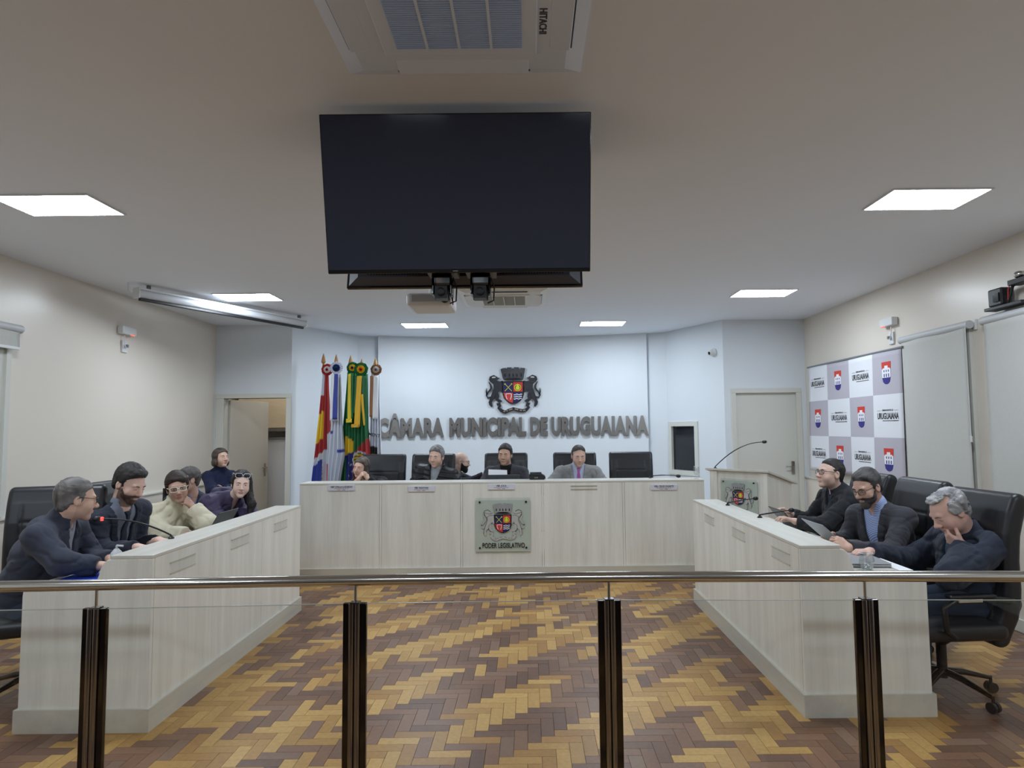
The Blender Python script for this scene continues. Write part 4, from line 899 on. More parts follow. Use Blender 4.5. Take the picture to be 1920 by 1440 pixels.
# local -Y is the user side; tilt leans the lid back (towards +Y)
laptop(-2.60,5.20,.766,-HP,math.radians(-30),'dark laptop in front of the person in the cream sweater',lid=mat('laptop_dark',srgb(52,56,62),.4))
laptop(2.235,5.40,.766,HP,math.radians(-40),'dark tablet laptop held by the person looking up',w=.32,dp=.19,lid=mat('laptop_black',srgb(44,45,48),.4))
laptop(2.245,4.58,.766,HP,math.radians(-48),'grey laptop being held by the person in the blue striped shirt',lid=m_laptopgrey)
laptop(2.02,4.06,.766,HP*.96,0,'closed grey laptop lying on the right desk beside the drinking glass',lid=m_laptopgrey,closed=True)
laptop(-.29,7.60,.807,0,0,'dark laptop lid standing behind the bench ledge at the centre',w=.37,dp=.26,lid=mat('laptop_dark',(0,0,0,1))).rotation_euler=(0,0,math.pi)
def mic(base,tip,label,red=False,h=.0):
    b_,e=Vector(base),Vector(tip); t=thing('gooseneck_microphone',label,'microphone',base)
    smoothby(MB().lathe([(.018,0),(.018,.006),(.009,.012),(.007,.02)],base,16).build('base',m_black,t),40); pts=[]
    for k in range(11):
        u=k/10; p_=b_.lerp(e,u); p_.z=b_.z+.02+(e.z-b_.z-.02)*(1-(1-u)**2.0)+h*math.sin(math.pi*u); pts.append(tuple(p_))
    smoothby(MB().tube(pts,[.0055]*6+[.0045]*5,8).build('gooseneck',m_black,t),60); d_=(Vector(pts[-1])-Vector(pts[-2])).normalized(); c_=Vector(pts[-1])+d_*.02
    smoothby(MB().lathe([(0,-.026),(.012,-.022),(.018,-.006),(.018,.01),(.012,.024),(0,.028)],c_,14,R=d_.to_track_quat('Z','Y').to_matrix()).build('windscreen',m_black,t),60)
    if red: smoothby(MB().lathe([(.0105,-.034),(.0125,-.03),(.0125,-.018),(.011,-.016)],c_,14,R=d_.to_track_quat('Z','Y').to_matrix()).build('light_ring',mat('mic_red',srgb(220,40,36),.4,emit=2.5,ecol=(1,.05,.04,1)),t),60)
mic((-2.26,4.16,.933),(-2.63,4.04,1.075),'gooseneck microphone with red lit ring on the left desk',True)
mic((1.69,5.6,.933),(1.985,5.80,.965),'gooseneck microphone on the right desk in front of the lectern plaque')
mic((1.69,4.83,.933),(1.99,5.03,.957),'gooseneck microphone on the right desk nearer the dark tablet')
mic(pod(.06,.02,1.15),(2.56,7.15,1.43),'tall gooseneck microphone on the lectern',h=.0)
mic((1.36,7.36,1.035),(1.66,7.38,1.055),'small microphone on the bench ledge near the empty chair',h=.01)
def tumbler(x,y,z,r,h,label,stem=False,water=True):
    t=thing('drinking_glass',label,'glass',(x,y,z)); m_g=glassmat('tumbler_glass',(.93,.95,.96,1),.05,.22)
    if stem: pr=[(.028,0),(.028,.003),(.006,.006),(.005,.03),(.02,.045),(r,.075),(r,.105),(r*.85,h)]
    else: pr=[(r*.6,0.0),(r*.8,.006),(r,h*.4),(r,h*.6),(r*.86,h)]
    n=24; vs=[(x+rr_*math.cos(6.2832*k/n),y+rr_*math.sin(6.2832*k/n),z+zz) for rr_,zz in pr for k in range(n)]
    b_=MB().add(vs,[(i*n+k,i*n+(k+1)%n,(i+1)*n+(k+1)%n,(i+1)*n+k) for i in range(len(pr)-1) for k in range(n)]+[list(range(n))[::-1]]); b_.build('bowl',m_g,t,smooth=True)
    MB().tube([(x+r*.86*math.cos(6.2832*k/24),y+r*.86*math.sin(6.2832*k/24),z+h) for k in range(25)],.0016,6).build('rim',mat('glass_rim',srgb(232,236,238),.15),t)
    if water: MB().lathe([(r*.58,.004),(r*.78,.008),(r*.92,h*.34),(0,h*.34)],(x,y,z),24).build('water',glassmat('water',(.9,.93,.95,1),.02,.12),t,smooth=True)
tumbler(1.955,3.84,.768,.041,.092,'drinking glass with water at the near end of the right desk')
tumbler(1.84,7.2,1.034,.032,.135,'stemmed glass at the right end of the bench ledge',True,False)
def sheet(name,label,x0,x1,y0,y1,z,rz=0,m=m_paper,cat='paper',th=.003):
    o=MB().box(x0,x1,y0,y1,z,z+th,R=rotz(rz)).build(name,m); return tag(o,label,cat)
sheet('paper_sheet','white paper sheet on the right desk between the two laptops',1.82,2.05,4.78,5.05,.7655,.2)
sheet('paper_sheet','white paper beside the closed laptop on the right desk',2.12,2.2,3.8,4.2,.7655)
sheet('folder','blue folder under the arms of the person in the hooded jacket',-2.68,-2.40,3.66,3.95,.7655,.05,mat('blue_folder',srgb(36,70,190),.4),'folder',.006)
o=MB().add([(-.47,7.52,.93),(-.24,7.52,.93),(-.255,7.60,1.125),(-.47,7.60,1.135),(-.47,7.524,.93),(-.24,7.524,.93),(-.255,7.604,1.125),(-.47,7.604,1.135)],[(0,1,2,3),(7,6,5,4),(0,4,5,1),(1,5,6,2),(2,6,7,3),(3,7,4,0)]).build('paper_sheet',m_paper); tag(o,'white paper standing up behind the dark laptop at the bench centre','paper')
bg=thing('briefcase','black document case on the bench right of the person in the dark blazer','case',(.1,7.37,1.034))
MB().prism([(.005,1.036),(.17,1.036),(.185,1.05),(.18,1.075),(.14,1.10),(.02,1.105),(.0,1.09)],'y',7.30,7.41).build('body',m_leather,bg,bevel=.006); MB().box(.06,.10,7.292,7.30,1.05,1.066).build('clasp',m_chrome,bg); MB().box(.01,.14,7.31,7.40,1.105,1.113).build('flap',m_black,bg,bevel=.003)
# side cabinet by the left wall with sanitizer, phone and a monitor
cbn=thing('side_cabinet','low white side cabinet along the left wall behind the seated people','cabinet',(-4.05,7.0,0)); MB().box(-4.28,-3.85,6.35,7.6,0,.63).build('body',m_trim,cbn); MB().box(-4.285,-3.83,6.33,7.62,.63,.655).build('top',m_ledge,cbn,bevel=.003)
for k in (6.98,): MB().box(-3.85,-3.842,6.38,6.96,.06,.6).build('door',m_trim,cbn,bevel=.003); MB().box(-3.85,-3.842,7.0,7.58,.06,.6).build('door',m_trim,cbn,bevel=.003)
bt=thing('sanitizer_bottle','clear pump bottle on the side cabinet behind the person in the navy suit','bottle',(-4.0,6.6,.655)); smoothby(MB().lathe([(.035,0),(.037,.01),(.037,.13),(.015,.16),(.015,.175),(0,.175)],(-4.0,6.6,.655),16).build('body',mat('pale_plastic',srgb(200,204,206),.25),bt),40); MB().tube([(-4.0,6.6,.83),(-4.0,6.6,.865)],.007,8).tube([(-4.02,6.6,.865),(-3.95,6.6,.865)],.006,8).build('pump',m_wplastic,bt)
ph=thing('telephone','black desk telephone on the side cabinet','telephone',(-3.98,6.95,.655)); MB().prism([(-4.07,.655),(-3.88,.655),(-3.88,.68),(-4.07,.715)],'y',6.86,7.04).build('body',m_black,ph,bevel=.005); MB().box(-4.04,-3.9,6.84,6.88,.69,.715).build('handset',m_black,ph,bevel=.01)
mo=thing('computer_monitor','black monitor on the side cabinet behind the person in the cream sweater','monitor',(-4.0,7.35,.655)); MB().box(-4.02,-3.99,7.2,7.56,.74,.99).build('screen',m_gblack,mo,bevel=.004); MB().box(-4.06,-3.94,7.3,7.46,.655,.665).tube([(-4.0,7.38,.66),(-4.0,7.38,.78)],.015,8).build('stand',m_black,mo)
cup=thing('sanitizer_bottle','small white dispenser on the left desk beside the microphone','bottle',(-2.54,4.06,.766))
smoothby(MB().lathe([(.03,0),(.032,.01),(.032,.1),(.02,.115),(.012,.125),(0,.125)],(-2.54,4.06,.766),16).build('body',m_wplastic,cup),40); MB().tube([(-2.54,4.06,.88),(-2.54,4.06,.91)],.006,8).tube([(-2.54,4.06,.91),(-2.50,4.06,.907)],.006,8).build('pump',m_wplastic,cup)
# ================================================================ PEOPLE
def skinmat(): return mat('skin',(.6,.4,.3,1),.48,attr='tone',spec=.35,bump=.04,bscale=160)
def basis(yaw,pitch=0,roll=0):
    y,p=math.radians(yaw),math.radians(pitch); f=np.array([math.cos(y)*math.cos(p),math.sin(y)*math.cos(p),math.sin(p)])
    r=nrm(np.cross(f,[0,0,1])); u=np.cross(r,f); a=math.radians(roll); r2=r*math.cos(a)+u*math.sin(a); u2=np.cross(r2,f)
    return np.stack([r2,f,u2],1)
HEADP=[('e',(0,-.018,.032),(.0745,.094,.088),.01),('e',(0,.028,0),(.066,.068,.092),.02),('e',(0,.026,-.062),(.057,.058,.048),.03),('e',(0,.066,-.098),(.027,.023,.021),.022),
 ('e',(-.04,.056,-.032),(.027,.027,.034),.02),('e',(.04,.056,-.032),(.027,.027,.034),.02),('c',(-.038,.08,.026),.0115,(.038,.08,.026),.0115,.014),
 ('-e',(-.032,.102,.006),(.020,.018,.0125),.012),('-e',(.032,.102,.006),(.020,.018,.0125),.012),('e',(-.0315,.0775,.005),(.016,.0135,.0125),.004),('e',(.0315,.0775,.005),(.016,.0135,.0125),.004),
 ('c',(0,.088,.016),.0078,(0,.110,-.026),.0125,.013),('e',(0,.1135,-.029),(.0135,.0115,.0115),.008),('e',(-.0145,.1,-.033),(.0088,.0115,.0088),.006),('e',(.0145,.1,-.033),(.0088,.0115,.0088),.006),
 ('e',(0,.0905,-.0585),(.0225,.0095,.0048),.007),('e',(0,.0885,-.0685),(.0195,.0105,.006),.007),('-c',(-.023,.1035,-.0635),.0022,(.023,.1035,-.0635),.0022,.005),
 ('e',(-.0765,-.012,-.004),(.0095,.02,.033),.006),('e',(.0765,-.012,-.004),(.0095,.02,.033),.006),('-e',(-.086,-.005,-.002),(.006,.011,.021),.006),('-e',(.086,-.005,-.002),(.006,.011,.021),.006)]
class Person:
    def __init__(s,label,H,yaw,pitch,roll,N,Pv,tyaw,sw=.185,hs=1.0,mass=1.0,female=False,skin=(205,160,132),wide=1.0,neckr=.056,seed=1):
        s.label=label; s.H=np.array(H,float); s.R=basis(yaw,pitch,roll); s.N=np.array(N,float); s.P=np.array(Pv,float); s.hs=hs; s.m=mass; s.fem=female; s.wide=wide; s.seed=seed
        s.skin=np.array(srgb(*skin)[:3]); u=nrm(s.N-s.P); t=math.radians(tyaw); f0=np.array([math.cos(t),math.sin(t),0]); r=nrm(np.cross(f0,u)); f=np.cross(u,r); s.T=np.stack([r,f,u],1); s.nr=neckr
        s.S={'R':s.N+r*sw-u*.055+f*.0,'L':s.N-r*sw-u*.055}
        s.root=thing('person',label,'person',(s.P[0],s.P[1],0)); s.arm={}; s.hand={}; s.off=np.array([s.P[0],s.P[1],0])
    def hp(s,p): return s.H+s.R@(np.array(p)*np.array([s.wide,1,1])*s.hs)
    def arms(s,EL,WL,ER,WR,hl=None,hr=None):
        s.arm={'L':(np.array(EL,float),np.array(WL,float)),'R':(np.array(ER,float),np.array(WR,float))}
        for k,hd in(('L',hl),('R',hr)):
            E,W=s.arm[k]; d=nrm(W-E); hd=hd or {}
            d=nrm(hd.get('dir',d)); n=np.array(hd.get('palm',(0,0,-1)),float); n=nrm(n-n.dot(d)*d); lat=np.cross(d,n)  # candidate thumb side
            if k=='L': lat=-lat
            if 'thumb' in hd and np.dot(lat,hd['thumb'])<0: lat=-lat
            s.hand[k]=(W,d,n,lat,hd.get('curl',.45),hd.get('k',1.0)*(.9 if s.fem else 1.0))
        return s
    # ---- primitive groups
    def torso(s):
        m=s.m; T=s.T; N,Pv=s.N,s.P; L=lambda t:Pv+(N-Pv)*t; f=T[:,1]; o=[]
        o.append((ell(Pv,(.165*m,.125*m,.12),T),.05)); o.append((ell(L(.3)+f*.012*m,(.148*m,.122*m,.15),T),.06)); o.append((ell(L(.62),(.162*m,.118*m,.17),T),.06))
        if s.fem: o.append((ell(L(.58)+f*.075+T[:,0]*.07,(.065,.055,.06),T),.04)); o.append((ell(L(.58)+f*.075-T[:,0]*.07,(.065,.055,.06),T),.04))
        c=N-T[:,2]*.05
        for k in 'LR':
            S=s.S[k]; o.append((cone(c,.062*m,S,.054*m),.05)); o.append((cone(N+T[:,2]*.015,.046,c+(S-c)*.7,.042),.04))
        return o
    def armp(s,fat=0.0):
        o=[]
        for k in 'LR':
            if k in s.arm: S=s.S[k]; E,W=s.arm[k]; o.append((cone(S,.052*s.m,E,.042*s.m+fat),.03)); o.append((cone(E,.041*s.m+fat,W,.027+fat),.025))
        return o
    def neck(s): return [(cone(s.N-s.T[:,2]*.03,s.nr*1.06,s.hp((0,-.022,-.05)),s.nr),.03)]
    def headp(s):
        o=[]
        for q in HEADP:
            sub=q[0][0]=='-'; t=q[0][-1]; sc=np.array([s.wide,1,1])*s.hs
            if t=='e': o.append((ell(s.hp(q[1]),np.array(q[2])*sc,s.R),q[3]*s.hs,sub))
            else: o.append((cone(s.hp(q[1]),q[2]*s.hs,s.hp(q[3]),q[4]*s.hs),q[5]*s.hs,sub))
        return o
    def handp(s,k):
        W,d,n,lat,curl,sc=s.hand[k]; o=[]; kn=[]
        offs=(.030,.0105,-.0095,-.028); ml=(.088,.092,.087,.078); fl=(.070,.079,.073,.056)
        for i in range(4):
            a=W+lat*offs[i]*.55*sc+d*.012*sc; b=W+lat*offs[i]*sc+d*ml[i]*sc; o.append((cone(a,.0135*sc,b,.0105*sc),.014)); kn.append(b)
        for i in range(4):
            p=kn[i]; an=0; r=.0092*sc
            for j,fr in enumerate((.45,.31,.24)):
                an+=curl*(1.05,1.25,.8)[j]*(1+.08*i); dd=d*math.cos(an)+n*math.sin(an)+lat*(.05-.035*i); dd=nrm(dd); q=p+dd*fl[i]*fr*sc; r2=r*.9; o.append((cone(p,r,q,r2),.004)); p=q; r=r2
        b0=W+lat*.022*sc+d*.02*sc; d1=nrm(d*.75+lat*.75+n*.35); p=b0+d1*.042*sc; o.append((cone(b0,.0145*sc,p,.0115*sc),.012)); d2=nrm(d*.9+lat*.35+n*(.35+.5*curl)); q=p+d2*.032*sc; o.append((cone(p,.0108*sc,q,.0095*sc),.005)); d3=nrm(d+lat*(.1-.25*curl)+n*(.4+.6*curl)); o.append((cone(q,.0095*sc,q+d3*.026*sc,.0078*sc),.005))
        E=s.arm[k][0]; o.append((cone(W-(W-E)*.35,.03,W,.0255*sc),.02)); return o
    # ---- meshes
    def body(s,vox=.0036,stub=None,scalp=None):
        vs=[];qs=[];cs=[]; nb=0
        def take(g,part):
            nonlocal nb
            V,Q=nets(g)
            if not len(V): return
            c=np.tile(s.skin,(len(V),1))
            if part=='head':
                l=((V-s.H)@s.R)/s.hs/np.array([s.wide,1,1]); x,y,z=l.T
                lip=np.exp(-((x/.021)**4+((z+.064)/.0105)**4))*(y>.088); lk=.7 if s.fem else .4; c=c*(1-lip[:,None]*lk)+np.array(srgb(*( (168,92,86) if s.fem else (170,112,100))) [:3])*lip[:,None]*lk
                rd=np.exp(-(((np.abs(x)-.042)/.02)**2+((z+.03)/.02)**2))*(y>.04)*.25+np.exp(-((x/.014)**2+((z+.03)/.015)**2))*(y>.09)*.3; c=c*(1-rd[:,None]*np.array([.05,.3,.3]))
                if stub is not None:
                    st=1/(1+np.exp((z-np.interp(y,[-.02,.03,.07,.11],[-.01,-.035,-.04,-.036]))/.005))*(y>-.01)*(1-lip)*(z>-.14); c=c*(1-st[:,None]*stub[3])+np.array(srgb(*stub[:3])[:3])*st[:,None]*stub[3]
                if scalp is not None:
                    st=1/(1+np.exp((y-np.interp(z,[-.09,-.03,-.01,.03,.06,.085],[-.2,-.03,.02,.03,.06,.075]))/.006)); c=c*(1-st[:,None]*scalp[3])+np.array(srgb(*scalp[:3])[:3])*st[:,None]*scalp[3]
            vs.append(V); qs.append(Q+nb); cs.append(c); nb+=len(V)
        k=s.hs; g=Grid(s.H-np.array([.145,.145,.17])*k,s.H+np.array([.145,.145,.15])*k,vox)
        for p_,kk,sub in s.headp(): g.put(p_,kk,sub)
        for p_,kk in s.neck(): g.put(p_,kk)
        for p_,kk in s.torso(): g.put(p_,kk,t=-.006)
        take(g,'head')
        for h in s.hand:
            W,d=s.hand[h][0],s.hand[h][1]; c=W+d*.07; g=Grid(c-.14,c+.14,max(vox,.0042))
            for p_,kk in s.handp(h): g.put(p_,kk)
            take(g,'hand')
        lo=np.minimum.reduce([s.N,s.P]+[q for a in s.arm.values() for q in a])-.25; hi=np.maximum.reduce([s.N,s.P]+[q for a in s.arm.values() for q in a])+.25; hi[2]=s.N[2]+.06
        g=Grid(lo,hi,.014)
        for p_,kk in s.torso()+s.armp(-.004): g.put(p_,kk,t=-.008)
        for p_,kk in s.neck(): g.put(p_,kk,t=-.003)
        take(g,'torso')
        C=np.concatenate(cs); C=np.concatenate([C,np.ones((len(C),1))],1); o=fastmesh('body',np.concatenate(vs)-s.off,np.concatenate(qs),skinmat(),s.root,C); return s
    def eyes(s,open_=1.0,iris=(48,34,26),look=(0,0)):
        if open_<=0: return s
        mw=mat('eye_white',srgb(176,166,160),.25); mi=mat('iris_%d%d%d'%iris,srgb(*iris),.15)
        for sx in(-1,1):
            b=MB(); n=14
            def sph(c,r,mi_,b=b):
                vs=[];m_=8
                for i in range(m_+1):
                    a=math.pi*i/m_
                    for j in range(n): t=2*math.pi*j/n; vs.append(tuple(s.hp((c[0]+r[0]*math.sin(a)*math.cos(t),c[1]+r[1]*math.cos(a),c[2]+r[2]*math.sin(a)*math.sin(t)))))
                b.add(vs,[(i*n+j,(i+1)*n+j,(i+1)*n+(j+1)%n,i*n+(j+1)%n) for i in range(m_) for j in range(n)],mi_)
            c=(sx*.0315,.0855,.0045); sph(c,(.0122,.0076,.0050*open_),0); sph((c[0]+look[0]*.005,c[1]+.0012,c[2]+look[1]*.002),(.0056,.0078,.0050*open_),1)
            b.build('eye',[mw,mi],s.root,smooth=True)
        return s
    def brows(s,col,th=.0034,z=.023):
        m_=mat('brow_%d_%d_%d'%col,srgb(*col),.8)
        for sx in(-1,1): MB().tube([tuple(s.hp((sx*x,y,zz+z))) for x,y,zz in((.014,.0945,-.002),(.026,.0955,.0025),(.038,.0915,.003),(.049,.081,-.002))],[th*.8*s.hs,th*s.hs,th*.9*s.hs,th*.4*s.hs],8,0,.8).build('eyebrow',m_,s.root,smooth=True)
        return s
    def hair(s,col,style='short',th=.0,yb=None,extra=(),col2=None,vox=.005,zmin=-.085,grain=.0025,name='hair',top=.0,recede=.25,taper=.0075):
        pts=yb or [(-.09,-.2),(-.08,-.06),(-.03,-.04),(-.012,.02),(.03,.026),(.05,.036),(.066,.052),(.08,.068),(.095,.088),(.13,.2)]
        ys=[q[1] for q in pts]; zs=[q[0] for q in pts]; k=s.hs
        lo=s.H-.16*k;hi=s.H+.18*k
        for e in extra:
            for q in e[1:]:
                if isinstance(q,np.ndarray) and q.shape==(3,): lo=np.minimum(lo,q-.07); hi=np.maximum(hi,q+.07)
        g=Grid(lo,hi,vox); sc=np.array([s.wide,1,1])*k
        g.put(ell(s.hp((0,-.02,.036+top*.4)),np.array((.0805+th,.1005+th,.094+th+top))*sc,s.R),.01); g.put(ell(s.hp((0,.02,.03+top*.3)),np.array((.071+th,.076+th*.5,.078+th+top))*sc,s.R),.02)
        g.put(ell(s.hp((0,-.05,-.02)),np.array((.062+th,.055+th,.065))*sc,s.R),.02)
        x,y,z=[q/k for q in g.local(s.H,s.R)]; x=x/s.wide
        yb_=np.interp(z.ravel(),zs,ys).reshape(z.shape)-recede*np.maximum(np.abs(x)-.036,0)*(z>.04)
        m=np.maximum(y-yb_,zmin-z)*k*.8; g.d+=(taper*np.clip(1+m/.026,0,1)**1.5).astype(np.float32); g.d=np.maximum(g.d,m.astype(np.float32))
        for e in extra:
            if e[0]=='e': g.put(ell(s.hp(e[1]),np.array(e[2])*sc,s.R),e[3])
            elif e[0]=='c': g.put(cone(s.hp(e[1]),e[2],s.hp(e[3]),e[4]),e[5])
            elif e[0]=='w': g.put(cone(e[1],e[2],e[3],e[4]),e[5])
            elif e[0]=='-e': g.put(ell(s.hp(e[1]),np.array(e[2])*sc,s.R),e[3],True)
        X,Y,Z=g.coords(); g.d+=(grain*noise3(X,Y,Z,170,s.seed)+grain*.8*np.sin(x*900+6*np.sin(y*60))).astype(np.float32)
        V,Q=nets(g); nm='hair_%d_%d_%d'%col
        C=None; c1=np.array(srgb(*col)[:3]); c2=np.array(srgb(*(col2 or col))[:3]); t=(.5+.5*noise3(V[:,0],V[:,1],V[:,2],90,s.seed+3)); t=np.clip(t*1.3-.15,0,1)
        C=np.concatenate([c1+(c2-c1)*t[:,None],np.ones((len(V),1))],1)
        fastmesh(name,V-s.off,Q,mat('hair',(.1,.1,.1,1),.5,attr='tone',bump=.3,bscale=400,spec=.4),s.root,C); return s
    def beard(s,col,th=.006,col2=None,chin=.0,full=True):
        k=s.hs; g=Grid(s.H-np.array([.12,.12,.17])*k,s.H+np.array([.12,.12,.05])*k,.0042); sc=np.array([s.wide,1,1])*k
        for q in HEADP[1:6]: g.put(ell(s.hp(q[1]),(np.array(q[2])+th)*sc,s.R),q[3])
        g.put(ell(s.hp((0,.088,-.05)),np.array((.03,.016,.012))*sc,s.R),.01)
        if chin: g.put(ell(s.hp((0,.068,-.108)),np.array((.03,.028,.024+chin))*sc,s.R),.02)
        x,y,z=[q/k for q in g.local(s.H,s.R)]; x=x/s.wide
        zb=np.interp(y.ravel(),[-.02,.015,.05,.08,.1],[.0,-.01,-.043,-.043,-.041]).reshape(y.shape)
        m=np.maximum(z-zb,.005-y); mouth=np.sqrt((x/.027)**2+((z+.0635)/.0095)**2)-1; m=np.maximum(m,-mouth*.01)
        g.d=np.maximum(g.d,(m*k*.8).astype(np.float32)); X,Y,Z=g.coords(); g.d+=(.0018*noise3(X,Y,Z,260,s.seed)).astype(np.float32)
        V,Q=nets(g); c1=np.array(srgb(*col)[:3]); c2=np.array(srgb(*(col2 or col))[:3]); t=np.clip(.5+.7*noise3(V[:,0],V[:,1],V[:,2],120,s.seed+9),0,1)
        fastmesh('beard',V-s.off,Q,mat('hair',(0,0,0,1)),s.root,np.concatenate([c1+(c2-c1)*t[:,None],np.ones((len(V),1))],1)); return s
    def garment(s,name,m,t=.018,sleeves=True,v=None,collar=None,wr=.004,quilt=0,lapel=0,hem=None,fat=.008,vox=.0095,extra=(),wrist=.012,freq=26,maskf=None,seed=0):
        pts=[s.N,s.P,s.S['L'],s.S['R']]+([q for a in s.arm.values() for q in a] if sleeves else []); lo=np.minimum.reduce(pts)-.27; hi=np.maximum.reduce(pts)+.27; hi[2]=max(s.N[2]+.12,max(q[2] for q in pts)+.1); lo[2]=s.P[2]-.2
        g=Grid(lo,hi,vox)
        for p_,k in s.torso(): g.put(p_,k,t=t)
        if sleeves:
            for p_,k in s.armp(fat): g.put(p_,k,t=t*.75)
        if collar: 
            nd=nrm(s.hp((0,-.022,-.05))-s.N); g.put(cone(s.N-nd*.02,s.nr+collar[1]+.006,s.N+nd*collar[0],s.nr+collar[1]),.02)
        for e in extra: g.put(e[0],e[1])
        a,b,c=g.local(s.N,s.T); X,Y,Z=g.coords()
        if quilt: g.d+=(-quilt*np.abs(np.sin(math.pi*c/.055))+.0*a).astype(np.float32)
        if wr:
            n1=noise3(X,Y,Z*1.5,freq*.9,s.seed*7+seed); n2=noise3(X,Y,Z*1.3,freq*1.9,s.seed*7+seed+1); g.d+=(wr*.3*n1+wr*1.4*np.exp(-(n1/.11)**2)+wr*.8*np.exp(-(n2/.13)**2)-wr*.5).astype(np.float32)
        if v:
            wv,c0=v; w=wv*np.clip((c-c0)/(-c0),0,1.3)
            if lapel:
                lm=(np.abs(a)-w<lapel)&(b>0)&(c<.03)&(c>c0); g.d-=(.007*lm).astype(np.float32)
            rem=np.maximum(np.abs(a)-w,-b-.02); rem=np.where(c<c0,.05,rem); g.d=np.maximum(g.d,-rem.astype(np.float32))
        if maskf is not None: g.d=np.maximum(g.d,maskf(a,b,c).astype(np.float32))
        if sleeves:
            for k in s.arm:
                E,W=s.arm[k]; d=nrm(W-E); px,py,pz=X-W[0],Y-W[1],Z-W[2]; pl=px*d[0]+py*d[1]+pz*d[2]+wrist; sp=np.sqrt(px*px+py*py+pz*pz)-.085; rem=np.maximum(-pl,sp); g.d=np.maximum(g.d,-rem.astype(np.float32))
        if hem is not None: g.d=np.maximum(g.d,((s.P[2]+hem)-Z).astype(np.float32)+0*g.d)
        V,Q=nets(g); fastmesh(name,V-s.off,Q,m,s.root); return s
    def shirt(s,m,collar=(.035,.012),t=.007,name='shirt',wr=.002): return s.garment(name,m,t,False,None,collar,0,hem=.05,vox=.0075,maskf=(lambda a,b,c:np.where((c>-.02)&(b>0),-(np.abs(a)-(.006+.42*(c+.02))),-.05)) if collar[0]>.025 else None)
    def tie(s,m,w=.028):
        def mf(a,b,c):
            ww=np.interp(c.ravel(),[-.34,-.30,-.05,-.02,.03],[.003,w*1.2,w*.66,w*.45,w*.62]).reshape(c.shape); return np.maximum(np.maximum(np.abs(a)-ww,-b),np.maximum(c-.028,-.36-c))
        return s.garment('tie',m,.016,False,None,(.012,.017),0,vox=.006,maskf=mf)
    def legs(s,yaw,m,spread=.1,knee=None,shoe=None,drop=0):
        y=math.radians(yaw); f=np.array([math.cos(y),math.sin(y),0]); r=np.array([f[1],-f[0],0]); g=Grid(s.P-np.array([.62,.62,s.P[2]-.0]),s.P+np.array([.62,.62,.14]),.014); sh=MB(); feet=[]
        g.put(ell(s.P+np.array([0,0,-.01]),(.17*s.m,.15*s.m,.11)),.03)
        for sx in(-1,1):
            hp=s.P+r*sx*.09+np.array([0,0,-.03]); kn=s.P+r*sx*spread+f*.42; kn[2]=max(s.P[2]-.03,.48); an=kn+f*.03; an[2]=.11; g.put(cone(hp,.088*s.m,kn,.066),.03); g.put(cone(kn,.064,an,.05),.02); feet.append(an)
        X,Y,Z=g.coords(); g.d+=(.004*noise3(X,Y,Z,30,s.seed)).astype(np.float32); V,Q=nets(g); fastmesh('trousers',V-s.off,Q,m,s.root)
        for an in feet:
            g=Grid(an-np.array([.22,.22,.14]),an+np.array([.22,.22,.04]),.011); g.put(ell(an+f*.07+np.array([0,0,-.07]),(.13,.047,.042),np.stack([f,r,[0,0,1]],1)),.02); g.put(cone(an+np.array([0,0,-.06]),.045,an,.048),.02); V,Q=nets(g); V[:,2]=np.maximum(V[:,2],.003); fastmesh('shoe',V-s.off,Q,shoe or m_black,s.root)
        return s
    def glasses(s,m,w=.0245,h=.0165,r=.0016,y=.1055,up=0.004,dx=.033,lens=True,name='glasses'):
        b=MB(); k=s.hs; lz=[]
        for sx in(-1,1):
            pts=[]
            for i in range(25):
                a=2*math.pi*i/24; cx,sz=math.cos(a),math.sin(a); px=abs(cx)**.6*(1 if cx>0 else -1)*w; pz=abs(sz)**.6*(1 if sz>0 else -1)*h; pts.append(tuple(s.hp((sx*dx+px,y-.9*(abs(sx*dx+px)-.01)**2*6,up+pz))))
            b.tube(pts,r*k,6); lz.append(pts[:-1])
            b.tube([tuple(s.hp((sx*(dx+w),y-.02,up+h*.5))),tuple(s.hp((sx*.074,.06,up+.01))),tuple(s.hp((sx*.0815,-.005,up+.012))),tuple(s.hp((sx*.082,-.02,up-.008)))],r*1.1*k,6)
        b.tube([tuple(s.hp((-dx+w,y,up+.003))),tuple(s.hp((0,y+.002,up+.007))),tuple(s.hp((dx-w,y,up+.003)))],r*k,6); o=b.build(name,m,s.root,smooth=True)
        if lens:
            for p_ in lz: MB().add(p_,[list(range(len(p_)))]).build('lens',glassmat('lens_glass',(.86,.87,.9,1),.05,.06),o)
        return s
def cloth(name,c,rough=.85,var=.06,bump=.25,bscale=500,sheen=.1): return mat('cloth_'+name,srgb(*c),rough,var=var,vscale=30,bump=bump,bscale=bscale,sheen=sheen,spec=.25)
def stripes(name,c1,c2,scale=160):
    m=mat('cloth_'+name,srgb(*c1),.8); nt=m.node_tree; n=nt.nodes; tc=n.new('ShaderNodeTexCoord'); w=n.new('ShaderNodeTexWave'); w.inputs['Scale'].default_value=scale/6.28; w.bands_direction='DIAGONAL'; nt.links.new(tc.outputs['Object'],w.inputs[0])
    r=n.new('ShaderNodeMix'); r.data_type='RGBA'; r.inputs[6].default_value=srgb(*c1); r.inputs[7].default_value=srgb(*c2); nt.links.new(w.outputs[1],r.inputs[0]); nt.links.new(r.outputs[2],n['Principled BSDF'].inputs['Base Color']); return m
m_frame=mat('spectacle_frame',srgb(24,24,28),.3); m_jeans=cloth('jeans',(46,56,74)); m_dktr=cloth('dark_trousers',(24,25,30))
